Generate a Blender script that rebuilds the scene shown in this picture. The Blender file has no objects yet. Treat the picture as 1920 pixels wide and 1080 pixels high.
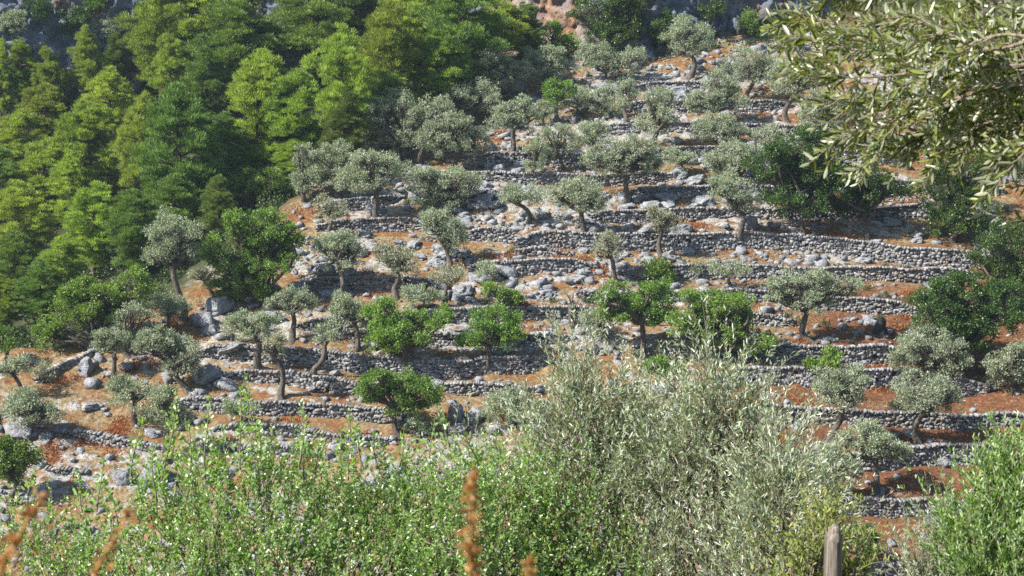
import bpy, bmesh, math, random
import numpy as np
from math import radians, sin, cos, tan, pi, atan2
from mathutils import Vector

sc = bpy.context.scene
C = sc.collection
rng = np.random.default_rng(7)
random.seed(7)

# ------------------------------------------------------------------ camera, sky, sun, exposure
FPX = 3200.0                       # focal length in photo pixels (1920 wide)
PITCH = radians(-7.83)
cam = bpy.data.cameras.new("camera")
camo = bpy.data.objects.new("camera", cam); C.objects.link(camo)
cam.sensor_width = 36; cam.lens = FPX * 36 / 1920
cam.clip_start = 0.05; cam.clip_end = 2000
camo.location = (0, 0, 0); camo.rotation_euler = (pi / 2 + PITCH, 0, 0)
cam.dof.use_dof = True; cam.dof.focus_distance = 90; cam.dof.aperture_fstop = 15
sc.camera = camo

SUN = Vector((-0.70, -0.27, 0.68)).normalized()
EL = math.asin(SUN.z); AZ = atan2(SUN.x, SUN.y)
w = bpy.data.worlds.new("World"); sc.world = w; w.use_nodes = True
nt = w.node_tree
sky = nt.nodes.new("ShaderNodeTexSky"); sky.sky_type = 'NISHITA'; sky.sun_disc = False
sky.sun_elevation = EL; sky.sun_rotation = AZ % (2 * pi)
sky.air_density = 1.0; sky.dust_density = 1.0; sky.ozone_density = 1.0
bg = nt.nodes["Background"]; bg.inputs[1].default_value = 0.078
nt.links.new(sky.outputs[0], bg.inputs[0])
sl = bpy.data.lights.new("sun", 'SUN'); sl.energy = 5.0; sl.angle = radians(0.55); sl.color = (1, .94, .85)
so = bpy.data.objects.new("sun", sl); C.objects.link(so)
so.rotation_euler = SUN.to_track_quat('Z', 'Y').to_euler()

sc.view_settings.view_transform = 'Standard'; sc.view_settings.look = 'None'
sc.view_settings.exposure = 1.02; sc.view_settings.gamma = 1
sc.cycles.max_bounces = 5; sc.cycles.diffuse_bounces = 3; sc.cycles.glossy_bounces = 2
sc.cycles.transmission_bounces = 3; sc.cycles.volume_bounces = 0; sc.cycles.transparent_max_bounces = 4
sc.cycles.use_denoising = False
sc.cycles.caustics_reflective = False; sc.cycles.caustics_refractive = False

# ------------------------------------------------------------------ helpers: noise, rays, meshes
def _h(ix, iy, iz, seed):
    n = (ix * 374761393 + iy * 668265263 + iz * 2147483647 + seed * 1274126177) & 0xffffffff
    n = ((n ^ (n >> 13)) * 1274126177) & 0xffffffff
    return ((n ^ (n >> 16)) & 0xffff) / 65535.0
def vnoise(x, y, z=0.0, seed=0):
    x, y, z = np.broadcast_arrays(np.asarray(x, float), np.asarray(y, float), np.asarray(z, float))
    ix, iy, iz = np.floor(x).astype(np.int64), np.floor(y).astype(np.int64), np.floor(z).astype(np.int64)
    fx, fy, fz = x - ix, y - iy, z - iz
    fx, fy, fz = [f * f * (3 - 2 * f) for f in (fx, fy, fz)]
    r = 0
    for a in (0, 1):
        for b in (0, 1):
            for c in (0, 1):
                wgt = (fx if a else 1 - fx) * (fy if b else 1 - fy) * (fz if c else 1 - fz)
                r = r + wgt * _h(ix + a, iy + b, iz + c, seed)
    return r * 2 - 1
def fbm(x, y, z=0.0, seed=0, o=4):
    r, a = 0, 1
    for i in range(o):
        r = r + a * vnoise(np.asarray(x) * 2 ** i, np.asarray(y) * 2 ** i, np.asarray(z) * 2 ** i, seed + i * 17); a *= .5
    return r
def sstep(a, b, x):
    t = np.clip((np.asarray(x, float) - a) / (b - a), 0, 1); return t * t * (3 - 2 * t)
def unit(v):
    return v / np.maximum(np.linalg.norm(v, axis=-1, keepdims=True), 1e-9)

def ray(px, py):
    """unit-depth directions of photo pixels (depth measured along the optical axis)"""
    px = np.asarray(px, float); py = np.asarray(py, float)
    a = (px - 960) / FPX; b = (540 - py) / FPX
    return np.stack([a, np.cos(PITCH) - b * np.sin(PITCH), np.sin(PITCH) + b * np.cos(PITCH)], -1)
def at(px, py, d):
    return ray(px, py) * d

class MB:
    def __init__(s): s.V = []; s.F = []; s.R = []; s.n = 0
    def add(s, V, F, rnd=None):
        V = np.asarray(V, float).reshape(-1, 3); F = np.asarray(F, np.int64)
        s.F.append(F + s.n); s.V.append(V); s.n += len(V)
        if rnd is None: rnd = rng.random(len(F))
        elif np.isscalar(rnd): rnd = np.full(len(F), rnd)
        s.R.append(np.asarray(rnd, float))
        return s
    def mesh(s, name, mat, smooth=False):
        me = bpy.data.meshes.new(name)
        V = np.concatenate(s.V); me.vertices.add(len(V)); me.vertices.foreach_set("co", V.astype(np.float32).ravel())
        li = np.concatenate([f.ravel() for f in s.F]); sizes = np.concatenate([np.full(len(f), f.shape[1]) for f in s.F])
        me.loops.add(len(li)); me.loops.foreach_set("vertex_index", li.astype(np.int32))
        me.polygons.add(len(sizes)); st = np.concatenate([[0], np.cumsum(sizes)[:-1]])
        me.polygons.foreach_set("loop_start", st.astype(np.int32))
        if smooth: me.polygons.foreach_set("use_smooth", np.ones(len(sizes), bool))
        me.update(calc_edges=True)
        at_ = me.attributes.new("rnd", 'FLOAT', 'FACE'); at_.data.foreach_set("value", np.concatenate(s.R).astype(np.float32))
        me.materials.append(mat)
        return me
    def build(s, name, mat, parent=None, smooth=False, loc=None):
        o = bpy.data.objects.new(name, s.mesh(name, mat, smooth)); C.objects.link(o)
        if parent is not None: o.parent = parent
        if loc is not None: o.location = loc
        return o

def tag(o, label=None, cat=None, group=None, kind=None):
    if label: o["label"] = label
    if cat: o["category"] = cat
    if group: o["group"] = group
    if kind: o["kind"] = kind
    return o
def empty(name, loc, label=None, cat=None, group=None):
    o = bpy.data.objects.new(name, None); C.objects.link(o); o.location = loc; o.empty_display_size = .2
    return tag(o, label, cat, group)

def tube(mb, pts, rad, n=7, knob=0.0, rnd=.5):
    pts = np.asarray(pts, float); k = len(pts); rad = np.asarray(rad, float)
    T = np.gradient(pts, axis=0); T = unit(T)
    ref = np.array([0.13, 1.0, 0.07]) if abs(T[0][1]) < .8 else np.array([1., .1, .05])
    U = unit(np.cross(T, ref)); W = np.cross(T, U)
    a = np.linspace(0, 2 * pi, n, endpoint=False)
    rr = rad[:, None] * (1 + knob * (rng.random((k, n)) - .5) * 2)
    V = pts[:, None] + rr[..., None] * (np.cos(a)[None, :, None] * U[:, None] + np.sin(a)[None, :, None] * W[:, None])
    i = np.arange(k - 1)[:, None]; j = np.arange(n)[None, :]; j2 = (j + 1) % n
    F = np.stack([i * n + j, i * n + j2, (i + 1) * n + j2, (i + 1) * n + j], -1).reshape(-1, 4)
    mb.add(V, F, rnd)
    return mb
def bend(a, b, wob, k=6, sag=0.0):
    a = np.asarray(a, float); b = np.asarray(b, float); t = np.linspace(0, 1, k)[:, None]
    L = np.linalg.norm(b - a)
    o = rng.normal(0, 1, (2, 3)) * wob * L
    return a + (b - a) * t + np.sin(t * pi) * o[0] + np.sin(t * 2 * pi) * o[1] * .5 + np.array([0, 0, 1.]) * sag * L * np.sin(t * pi)

def frames(A, n):
    r = rng.normal(0, 1, (n, 3)); S = unit(np.cross(A, r)); return S, np.cross(S, A)
def leaves(mb, P, A, L, Wd, rnd=None, S=None):
    """flat four-sided leaves (far trees)"""
    n = len(P); A = unit(A)
    if S is None: S, N = frames(A, n)
    else: N = np.cross(S, A)
    L = np.broadcast_to(L, n)[:, None]; Wd = np.broadcast_to(Wd, n)[:, None]
    V = np.stack([P, P + A * L * .5 + S * Wd * .5 + N * Wd * .12, P + A * L, P + A * L * .5 - S * Wd * .5 + N * Wd * .12], 1)
    mb.add(V, np.arange(4 * n).reshape(n, 4), rnd if rnd is not None else rng.random(n))
def leaves_near(mb, P, A, L, Wd, S=None, rnd=None, fold=.22, droop=.12):
    """folded eight-point leaves with a midrib (foreground)"""
    n = len(P); A = unit(A)
    if S is None: S, N = frames(A, n)
    else: S = unit(S - A * (S * A).sum(1, keepdims=True)); N = np.cross(S, A)
    L = np.broadcast_to(L, n)[:, None]; Wd = np.broadcast_to(Wd, n)[:, None]
    def pt(t, s, wf): return P + A * L * t + S * Wd * .5 * s * wf + N * (Wd * fold * abs(s) * wf - L * droop * t * t)
    V = np.stack([pt(0, 0, 0), pt(.3, 1, .85), pt(.3, 0, .85), pt(.3, -1, .85), pt(.68, 1, .9), pt(.68, 0, .9), pt(.68, -1, .9), pt(1, 0, 0)], 1)
    b = np.arange(n)[:, None] * 8
    if rnd is None: rnd = rng.random(n)
    T = np.concatenate([b + np.array([[0, 1, 2]]), b + np.array([[0, 2, 3]]), b + np.array([[7, 5, 4]]), b + np.array([[7, 6, 5]])])
    Q = np.concatenate([b + np.array([[1, 4, 5, 2]]), b + np.array([[2, 5, 6, 3]])])
    m0 = mb.n
    mb.add(V, T, np.tile(rnd, 4)); mb.F.append(Q + m0); mb.R.append(np.tile(rnd, 2))

# ------------------------------------------------------------------ materials
def mat(name): 
    m = bpy.data.materials.new(name); m.use_nodes = True; nt = m.node_tree; nt.nodes.clear()
    return m, nt, nt.nodes.new("ShaderNodeOutputMaterial")
def N(nt, t, **kw):
    n = nt.nodes.new(t)
    for k, v in kw.items(): setattr(n, k, v)
    return n
def ramp(nt, stops, fac=None):
    r = nt.nodes.new("ShaderNodeValToRGB"); e = r.color_ramp.elements
    while len(e) < len(stops): e.new(.5)
    for el, (p, c) in zip(e, stops): el.position = p; el.color = (*c, 1)
    if fac is not None: nt.links.new(fac, r.inputs[0])
    return r
def leaf_mat(name, cols, under=None, trans=.35, rough=.5, spec=.5, objvar=.25, tcol=(1.1, 1.25, .55)):
    m, nt, out = mat(name); L = nt.links
    a = N(nt, "ShaderNodeAttribute", attribute_name="rnd")
    k = len(cols); r = ramp(nt, [(i / (k - 1), c) for i, c in enumerate(cols)], a.outputs["Fac"])
    oi = N(nt, "ShaderNodeObjectInfo")
    hs = N(nt, "ShaderNodeHueSaturation")
    mr = N(nt, "ShaderNodeMapRange"); L.new(oi.outputs["Random"], mr.inputs[0]); mr.inputs[3].default_value = 1 - objvar; mr.inputs[4].default_value = 1 + objvar
    L.new(mr.outputs[0], hs.inputs["Value"])
    m2 = N(nt, "ShaderNodeMath", operation='MULTIPLY_ADD'); L.new(oi.outputs["Random"], m2.inputs[0]); m2.inputs[1].default_value = 7.31; m2.inputs[2].default_value = 0
    m3 = N(nt, "ShaderNodeMath", operation='FRACT'); L.new(m2.outputs[0], m3.inputs[0])
    mh = N(nt, "ShaderNodeMapRange"); L.new(m3.outputs[0], mh.inputs[0]); mh.inputs[3].default_value = .5 - .06 * objvar; mh.inputs[4].default_value = .5 + .06 * objvar
    L.new(mh.outputs[0], hs.inputs["Hue"])
    L.new(r.outputs[0], hs.inputs["Color"]); col = hs.outputs[0]
    if under:
        g = N(nt, "ShaderNodeNewGeometry"); mx = N(nt, "ShaderNodeMix", data_type='RGBA'); L.new(g.outputs["Backfacing"], mx.inputs[0])
        L.new(col, mx.inputs[6]); mx.inputs[7].default_value = (*under, 1); col = mx.outputs[2]
    p = N(nt, "ShaderNodeBsdfPrincipled"); L.new(col, p.inputs["Base Color"]); p.inputs["Roughness"].default_value = rough
    p.inputs["Specular IOR Level"].default_value = spec
    t = N(nt, "ShaderNodeBsdfTranslucent"); mm = N(nt, "ShaderNodeMix", data_type='RGBA', blend_type='MULTIPLY'); mm.inputs[0].default_value = 1
    L.new(col, mm.inputs[6]); mm.inputs[7].default_value = (*tcol, 1); L.new(mm.outputs[2], t.inputs[0])
    s = N(nt, "ShaderNodeMixShader"); s.inputs[0].default_value = trans; L.new(p.outputs[0], s.inputs[1]); L.new(t.outputs[0], s.inputs[2])
    L.new(s.outputs[0], out.inputs[0])
    return m
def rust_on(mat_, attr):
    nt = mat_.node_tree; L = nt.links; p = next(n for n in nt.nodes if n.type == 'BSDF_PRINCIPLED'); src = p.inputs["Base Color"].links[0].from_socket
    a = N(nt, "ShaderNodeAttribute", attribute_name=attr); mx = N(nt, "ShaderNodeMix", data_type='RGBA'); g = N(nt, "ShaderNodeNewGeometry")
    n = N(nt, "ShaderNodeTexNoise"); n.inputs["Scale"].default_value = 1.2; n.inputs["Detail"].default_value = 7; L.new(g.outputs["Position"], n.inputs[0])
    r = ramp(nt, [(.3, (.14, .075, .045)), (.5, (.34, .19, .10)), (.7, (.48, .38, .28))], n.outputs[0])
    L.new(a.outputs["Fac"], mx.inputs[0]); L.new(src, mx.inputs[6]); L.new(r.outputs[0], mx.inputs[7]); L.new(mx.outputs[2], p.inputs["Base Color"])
def bark_mat(name, c1, c2, scale=6):
    m, nt, out = mat(name); L = nt.links
    tc = N(nt, "ShaderNodeTexCoord"); mp = N(nt, "ShaderNodeMapping"); mp.inputs["Scale"].default_value = (scale, scale, scale * .25); L.new(tc.outputs["Object"], mp.inputs[0])
    n = N(nt, "ShaderNodeTexNoise"); n.inputs["Scale"].default_value = 2; n.inputs["Detail"].default_value = 6; L.new(mp.outputs[0], n.inputs[0])
    r = ramp(nt, [(.35, c1), (.65, c2)], n.outputs[0])
    p = N(nt, "ShaderNodeBsdfPrincipled"); p.inputs["Roughness"].default_value = .9; L.new(r.outputs[0], p.inputs["Base Color"])
    b = N(nt, "ShaderNodeBump"); b.inputs["Strength"].default_value = .8; b.inputs["Distance"].default_value = .03; L.new(n.outputs[0], b.inputs["Height"]); L.new(b.outputs[0], p.inputs["Normal"])
    L.new(p.outputs[0], out.inputs[0]); return m
def rock_mat(name, c_dark, c_mid, c_light, stain, scale=1.0, use_rnd=False, bump=.25, stain_amt=.5):
    m, nt, out = mat(name); L = nt.links
    g = N(nt, "ShaderNodeNewGeometry")
    n1 = N(nt, "ShaderNodeTexNoise"); n1.inputs["Scale"].default_value = 1.3 * scale; n1.inputs["Detail"].default_value = 8; n1.inputs["Roughness"].default_value = .65; L.new(g.outputs["Position"], n1.inputs[0])
    n2 = N(nt, "ShaderNodeTexNoise"); n2.inputs["Scale"].default_value = .45 * scale; n2.inputs["Detail"].default_value = 5; L.new(g.outputs["Position"], n2.inputs[0])
    fac = n1.outputs[0]
    if use_rnd:
        a = N(nt, "ShaderNodeAttribute", attribute_name="rnd")
        mm = N(nt, "ShaderNodeMath", operation='MULTIPLY_ADD'); L.new(a.outputs["Fac"], mm.inputs[0]); mm.inputs[1].default_value = .55; mm.inputs[2].default_value = -.27
        ad = N(nt, "ShaderNodeMath", operation='ADD'); L.new(mm.outputs[0], ad.inputs[0]); L.new(n1.outputs[0], ad.inputs[1]); fac = ad.outputs[0]
    r = ramp(nt, [(.25, c_dark), (.48, c_mid), (.72, c_light)], fac)
    sr = ramp(nt, [(.5, (0, 0, 0)), (.68, (stain_amt,) * 3)], n2.outputs[0])
    mx = N(nt, "ShaderNodeMix", data_type='RGBA'); L.new(sr.outputs[0], mx.inputs[0]); L.new(r.outputs[0], mx.inputs[6]); mx.inputs[7].default_value = (*stain, 1)
    p = N(nt, "ShaderNodeBsdfPrincipled"); p.inputs["Roughness"].default_value = .92; p.inputs["Specular IOR Level"].default_value = .2
    L.new(mx.outputs[2], p.inputs["Base Color"])
    v = N(nt, "ShaderNodeTexNoise"); v.inputs["Scale"].default_value = 3.2 * scale; v.inputs["Detail"].default_value = 7; v.inputs["Roughness"].default_value = .7; L.new(g.outputs["Position"], v.inputs[0])
    b = N(nt, "ShaderNodeBump"); b.inputs["Strength"].default_value = 1; b.inputs["Distance"].default_value = bump; L.new(v.outputs[0], b.inputs["Height"]); L.new(b.outputs[0], p.inputs["Normal"])
    L.new(p.outputs[0], out.inputs[0]); return m

M = {}
M['olive'] = leaf_mat("olive leaves", [(.13, .175, .09), (.27, .33, .19), (.42, .485, .32)], under=(.38, .42, .33), trans=.25, rough=.5, objvar=.14)
M['olive_dry'] = leaf_mat("thin olive leaves", [(.16, .16, .09), (.28, .29, .18), (.40, .41, .29)], under=(.42, .43, .33), trans=.25, objvar=.1)
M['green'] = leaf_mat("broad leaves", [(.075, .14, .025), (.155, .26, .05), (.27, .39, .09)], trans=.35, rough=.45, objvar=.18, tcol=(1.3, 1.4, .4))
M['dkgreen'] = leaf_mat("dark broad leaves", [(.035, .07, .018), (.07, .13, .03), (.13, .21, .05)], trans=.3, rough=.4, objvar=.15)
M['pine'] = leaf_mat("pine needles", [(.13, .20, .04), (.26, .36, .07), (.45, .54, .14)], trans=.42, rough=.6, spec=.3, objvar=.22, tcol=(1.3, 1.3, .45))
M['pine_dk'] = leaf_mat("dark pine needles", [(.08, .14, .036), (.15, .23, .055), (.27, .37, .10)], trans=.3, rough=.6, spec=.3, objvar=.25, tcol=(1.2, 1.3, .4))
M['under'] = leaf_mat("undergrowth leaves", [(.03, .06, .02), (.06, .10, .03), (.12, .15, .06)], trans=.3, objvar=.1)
M['near_green'] = leaf_mat("glossy shrub leaves", [(.09, .18, .03), (.17, .31, .05), (.28, .43, .10), (.36, .48, .20)], under=(.30, .42, .20), trans=.35, rough=.33, spec=.9, objvar=.05, tcol=(1.4, 1.6, .4))  # palest ramp tone paints sky glints into the leaf colour
M['weed'] = leaf_mat("yellowing weed leaves", [(.13, .19, .035), (.26, .33, .07), (.46, .45, .15)], trans=.35, rough=.6, objvar=.02)
M['near_bright'] = leaf_mat("bright narrow shrub leaves", [(.11, .19, .045), (.21, .33, .08), (.34, .46, .16)], under=(.34, .44, .26), trans=.35, rough=.36, spec=.8, objvar=.02, tcol=(1.3, 1.5, .4))
M['near_olive'] = leaf_mat("near olive leaves", [(.13, .18, .08), (.26, .32, .16), (.42, .48, .30)], under=(.50, .54, .44), trans=.25, rough=.36, spec=.8, objvar=.02)
M['big_olive'] = leaf_mat("large olive leaves", [(.075, .115, .02), (.16, .21, .035), (.29, .34, .08)], under=(.34, .37, .24), trans=.3, rough=.33, spec=.8, objvar=.02, tcol=(1.4, 1.3, .4))
M['bark'] = bark_mat("olive bark", (.035, .03, .025), (.16, .135, .11))
M['pine_bark'] = bark_mat("pine bark", (.05, .035, .025), (.16, .11, .08))
M['twig'] = bark_mat("twig bark", (.14, .11, .08), (.30, .25, .19), 30)
M['stone'] = rock_mat("wall stone", (.115, .117, .122), (.22, .224, .235), (.35, .352, .355), (.28, .21, .14), 2.2, True, .03, .45)
M['wallcore'] = rock_mat("wall fill", (.06, .056, .052), (.10, .095, .09), (.15, .14, .13), (.12, .08, .05), 3)
M['rock'] = rock_mat("limestone", (.13, .14, .155), (.31, .33, .36), (.56, .57, .585), (.28, .22, .17), 1.9, False, .25, .3)
M['cliff'] = rock_mat("cliff rock", (.06, .08, .11), (.155, .19, .245), (.31, .345, .39), (.28, .17, .10), .5, False, .5, .6)
M['bracken'] = leaf_mat("dry bracken", [(.16, .06, .025), (.36, .14, .05), (.50, .26, .12)], trans=.25, rough=.8, spec=.1, objvar=0, tcol=(1.2, .8, .5))
M['straw'] = leaf_mat("dry grass", [(.26, .17, .07), (.38, .29, .13), (.50, .42, .22)], trans=.25, rough=.9, spec=.1, objvar=0, tcol=(1, .9, .7))
M['stalk'] = leaf_mat("rusty seed stalk", [(.24, .11, .035), (.46, .25, .09), (.62, .43, .22)], trans=.3, rough=.8, spec=.1, objvar=0, tcol=(1, .8, .5))

# ------------------------------------------------------------------ base landform
_Y = [-40, -5, 3, 7, 14, 40, 70, 80, 85, 90, 150, 166, 200, 270]
_Z = [3, -1.6, -2.0, -3.1, -6.2, -17.5, -28.5, -30.0, -28.9, -26.56, 1.4, 11, 45, 110]
XR_Y = []; XR_X = []
def plane_hit(px, py):
    d = ray(px, py)
    t = -68.46 / (d[..., 2] - .466 * d[..., 1]); return d * t[..., None]
_rp = np.array([(-400, 700), (0, 655), (130, 645), (250, 600), (340, 560), (400, 520), (480, 440), (560, 375), (640, 330), (700, 270), (800, 205), (900, 130), (985, 75), (1050, 40)], float)
_rh = plane_hit(_rp[:, 0], _rp[:, 1]); _o = np.argsort(_rh[:, 1]); XR_Y = _rh[_o, 1]; XR_X = _rh[_o, 0]
def ridge(Y): return np.interp(Y, XR_Y, XR_X, left=-90)
def S(x, y):
    z = np.interp(y, _Y, _Z)
    d = ridge(y) - x
    act = sstep(96, 106, y) * (1 - sstep(168, 185, y))
    z = z - (4.0 * sstep(0, 8, d) + 7 * sstep(6, 30, d)) * act
    z = z + .5 * fbm(np.asarray(x) / 17, np.asarray(y) / 17, 0, 3, 2) * sstep(84, 96, y)
    z = z + .35 * fbm(np.asarray(x) / 6, np.asarray(y) / 6, 0, 5, 2) * sstep(2, 10, d) * act
    z = z + .15 * fbm(np.asarray(x) / 4, np.asarray(y) / 4, 0, 9, 3) * (1 - sstep(70, 80, y)) * sstep(3, 8, y)
    return z
def march(fn, px, py, y0=82., y1=230., st=.15):
    d = np.atleast_2d(ray(px, py)); n = len(d); done = np.zeros(n, bool); P = d * (170 / d[:, 1:2])
    t = y0
    while t < y1:
        Q = d * (t / d[:, 1:2]); z = fn(Q[:, 0], Q[:, 1]); h = (~done) & (z >= Q[:, 2])
        P[h] = Q[h]; done |= h
        if done.all(): break
        t += st
    P = P.copy(); P[:, 2] = fn(P[:, 0], P[:, 1]); return P

# ------------------------------------------------------------------ terrace walls: (top line in photo px, height px, label)
WALLS = [
 ([(1178,156),(1240,156),(1318,155),(1335,158)],17,"short dry stone wall highest on the slope, under the tree at the cliff foot"),
 ([(1160,191),(1240,190),(1320,189),(1400,189),(1482,190)],22,"dry stone wall second from the top, below the dark olives near the cliff"),
 ([(1120,233),(1200,232),(1300,233),(1400,234),(1500,236),(1560,240)],22,"dry stone wall third from the top, crossing behind the tall olive pair"),
 ([(888,290),(1000,290),(1100,291),(1210,281),(1300,277),(1400,278),(1500,281),(1600,285),(1680,288)],23,"long dry stone wall fourth from the top, reaching right to the hanging olive branch"),
 ([(752,321),(830,322),(905,326),(1010,329),(1115,329),(1180,326),(1262,322)],20,"dry stone wall running behind the wide forked olive and the pollard"),
 ([(1560,330),(1640,338),(1720,342),(1800,346),(1880,350)],20,"dry stone wall at right half hidden behind the dark round trees"),
 ([(1165,353),(1230,353),(1300,352),(1400,350),(1480,352)],18,"dry stone wall just above the bare grey rocks right of the wide forked olive"),
 ([(598,380),(650,374),(700,371),(758,362)],22,"pale dry stone wall among the dense olives by the pine edge"),
 ([(1098,397),(1170,396),(1280,393),(1380,391),(1480,392),(1600,392),(1730,388),(1790,392)],22,"dry stone wall right behind the pointed grey boulder"),
 ([(590,420),(650,414),(700,410),(760,411),(815,414)],22,"dry stone wall at the left end below the pale dense olives"),
 ([(866,430),(920,430),(962,433),(990,442)],24,"short dry stone wall between the bushy olive and the grey boulder row"),
 ([(962,440),(1010,437),(1090,438),(1150,440),(1230,441),(1300,441),(1400,440),(1480,441),(1545,445),(1620,456),(1700,467),(1770,473),(1850,478)],30,"longest dry stone wall, thickening to the right below the dark trees"),
 ([(962,467),(1010,468),(1070,473)],15,"low short dry stone wall over a strip of orange bracken"),
 ([(560,526),(640,521),(720,519),(813,517)],25,"dry stone wall passing behind the thin olives at centre left"),
 ([(872,493),(920,491),(960,490),(1040,489),(1118,490)],26,"dry stone wall under the orange bracken strip in the middle"),
 ([(1165,503),(1240,501),(1330,500),(1440,501),(1540,503),(1640,504),(1740,505),(1835,508)],24,"long straight dry stone wall above the wide olive by the burnt stump"),
 ([(1080,541),(1140,548),(1240,548),(1340,548),(1440,549),(1520,553),(1580,559),(1660,565),(1722,571)],24,"dry stone wall running behind the wide olive near the burnt stump"),
 ([(552,601),(620,599),(700,592),(780,585),(850,580),(930,578),(1040,578),(1145,577)],24,"dry stone wall behind the bare pollarded trunk in the middle"),
 ([(1265,592),(1340,590),(1410,591),(1485,597)],18,"short broken dry stone wall left of the wide olive"),
 ([(630,622),(690,620),(760,627),(870,628),(980,630),(1065,628)],22,"dry stone wall behind the two round green trees in the middle"),
 ([(1185,638),(1230,637),(1275,638),(1340,642),(1430,646),(1540,649),(1640,648),(1700,647)],36,"tall dry stone wall directly under the wide olive"),
 ([(362,650),(430,649),(500,652),(570,656),(640,662),(750,673),(810,679),(860,677),(920,671),(1032,667)],30,"long pale dry stone wall bowing behind the trunk of the twisted green tree"),
 ([(420,694),(480,696),(540,700),(600,706),(640,713),(690,717)],24,"pale dry stone wall with a red earth gap, below the long bowed wall"),
 ([(825,716),(900,718),(960,721),(1010,724)],20,"low dry stone wall above the big blue boulders"),
 ([(1330,694),(1400,691),(1470,691),(1540,692),(1610,693),(1690,696),(1770,704),(1850,713)],34,"dry stone wall with green weeds on top, second below the wide olive"),
 ([(330,744),(400,750),(465,755),(560,757),(640,760),(700,766),(762,769)],22,"dry stone wall curving behind the tall green shoots at left"),
 ([(120,805),(160,810),(200,820),(255,827),(315,834)],16,"low curved dry stone wall among red bracken at lower left"),
 ([(405,795),(480,797),(560,802),(640,815),(740,819)],18,"dry stone wall seen through the green shoots at lower left"),
 ([(380,836),(440,837),(510,839),(600,845)],16,"lowest dry stone wall behind the green shoots"),
 ([(85,873),(120,875),(165,881)],18,"tiny dry stone wall end beside the lower left green tree"),
 ([(1392,760),(1460,765),(1530,767),(1600,770),(1690,775),(1780,779),(1860,778),(1940,774)],27,"dry stone wall behind the trunks of the two tall lower right olives"),
 ([(1420,850),(1480,851),(1560,850),(1640,846),(1700,841),(1760,837),(1820,833),(1880,829),(1940,826)],34,"dry stone wall below the two tall lower right olives"),
 ([(1500,942),(1560,938),(1600,935),(1680,936),(1750,936),(1820,938)],30,"dry stone wall in front of the small olive on red earth"),
 ([(1600,1058),(1660,1057),(1760,1057),(1800,1060)],24,"lowest dry stone wall at the bottom edge right of the wooden post"),
 ([(1610,262),(1700,262),(1790,266),(1880,270)],18,"dry stone wall glimpsed through the lower twigs of the hanging branch"),
 ([(1506,190),(1560,192),(1650,196)],18,"dry stone wall end hidden behind the hanging branch near the cliff"),
 ([(60,702),(110,678),(175,648)],13,"dark sloping dry stone wall climbing along the edge of the pine wood"),
 ([(690,768),(735,770),(770,772)],18,"short dry stone wall left of the trunk of the round green tree"),
]
WD = []
for pts, hp, lab in WALLS:
    p = np.array(pts, float); P = plane_hit(p[:, 0], p[:, 1] + hp / 2)
    if hp != 13:
        P = march(S, p[:, 0], p[:, 1] + hp / 2)
    h = hp / FPX * P[:, 1].mean() * .95
    WD.append((P[:, 0], P[:, 1], h, lab))

def wall_y(wd, x): return np.interp(x, wd[0], wd[1]) + .10 * fbm(np.asarray(x) / 1.7, wd[2], 0, 4, 2)
def on_wall(x, y, front=1.0, back=.4):
    m_ = np.zeros(np.shape(x), bool)
    for wd in WD:
        d = y - wall_y(wd, x); m_ |= (x > wd[0][0]) & (x < wd[0][-1]) & (d > -front) & (d < back)
    return m_
def wall_fade(wd, x):
    x = np.asarray(x, float); return sstep(wd[0][0] - .3, wd[0][0] + 1.6, x) * (1 - sstep(wd[0][-1] - 1.6, wd[0][-1] + .3, x))
ysp = np.concatenate([np.arange(-40, 0, 4), np.arange(0, 20, .7), np.arange(20, 84, 2.), np.arange(84, 158, .26), np.arange(158, 275, 3)])
xsp = np.concatenate([np.arange(-150, -56, 4.), np.arange(-56, 56, .30), np.arange(56, 151, 4.)])
GX, GY = np.meshgrid(xsp, ysp)
H = S(GX, GY)
for wd in WD:
    cols = (xsp > wd[0][0] - .3) & (xsp < wd[0][-1] + .3)
    if not cols.any(): continue
    xs = xsp[cols]; yw = wall_y(wd, xs); f = wall_fade(wd, xs); h = wd[2] * f; Ld = 1.9 * wd[2]
    dy = GY[:, cols] - yw[None]
    add = np.where(dy > -.05, h / 2 * np.clip(1 - dy / Ld, 0, 1), -h / 2 * np.clip(1 + dy / Ld, 0, 1))
    H[:, cols] += add
din = sstep(86, 92, GY) * (GX > ridge(GY) - 4)
bump = fbm(GX / 1.1, GY / 1.1, 0, 21, 3)
rk = sstep(.0, .55, fbm(GX / 5.5, GY / 2.8, 0, 33, 3) + .22 * sstep(104, 112, GY) * sstep(26, 12, GX) * sstep(-26, -14, GX) + .4 * sstep(140, 143, GY))
H += din * (.07 * bump + rk * .28 * np.abs(fbm(GX / .8, GY / .8, 0, 41, 3)))
def Hh(x, y):
    x = np.clip(np.asarray(x, float), xsp[0], xsp[-1] - .01); y = np.clip(np.asarray(y, float), ysp[0], ysp[-1] - .01)
    i = np.searchsorted(xsp, x, 'right') - 1; j = np.searchsorted(ysp, y, 'right') - 1
    fx = (x - xsp[i]) / (xsp[i + 1] - xsp[i]); fy = (y - ysp[j]) / (ysp[j + 1] - ysp[j])
    return (H[j, i] * (1 - fx) + H[j, i + 1] * fx) * (1 - fy) + (H[j + 1, i] * (1 - fx) + H[j + 1, i + 1] * fx) * fy
def ground_at(px, py): return march(Hh, px, py, st=.1)

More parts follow.
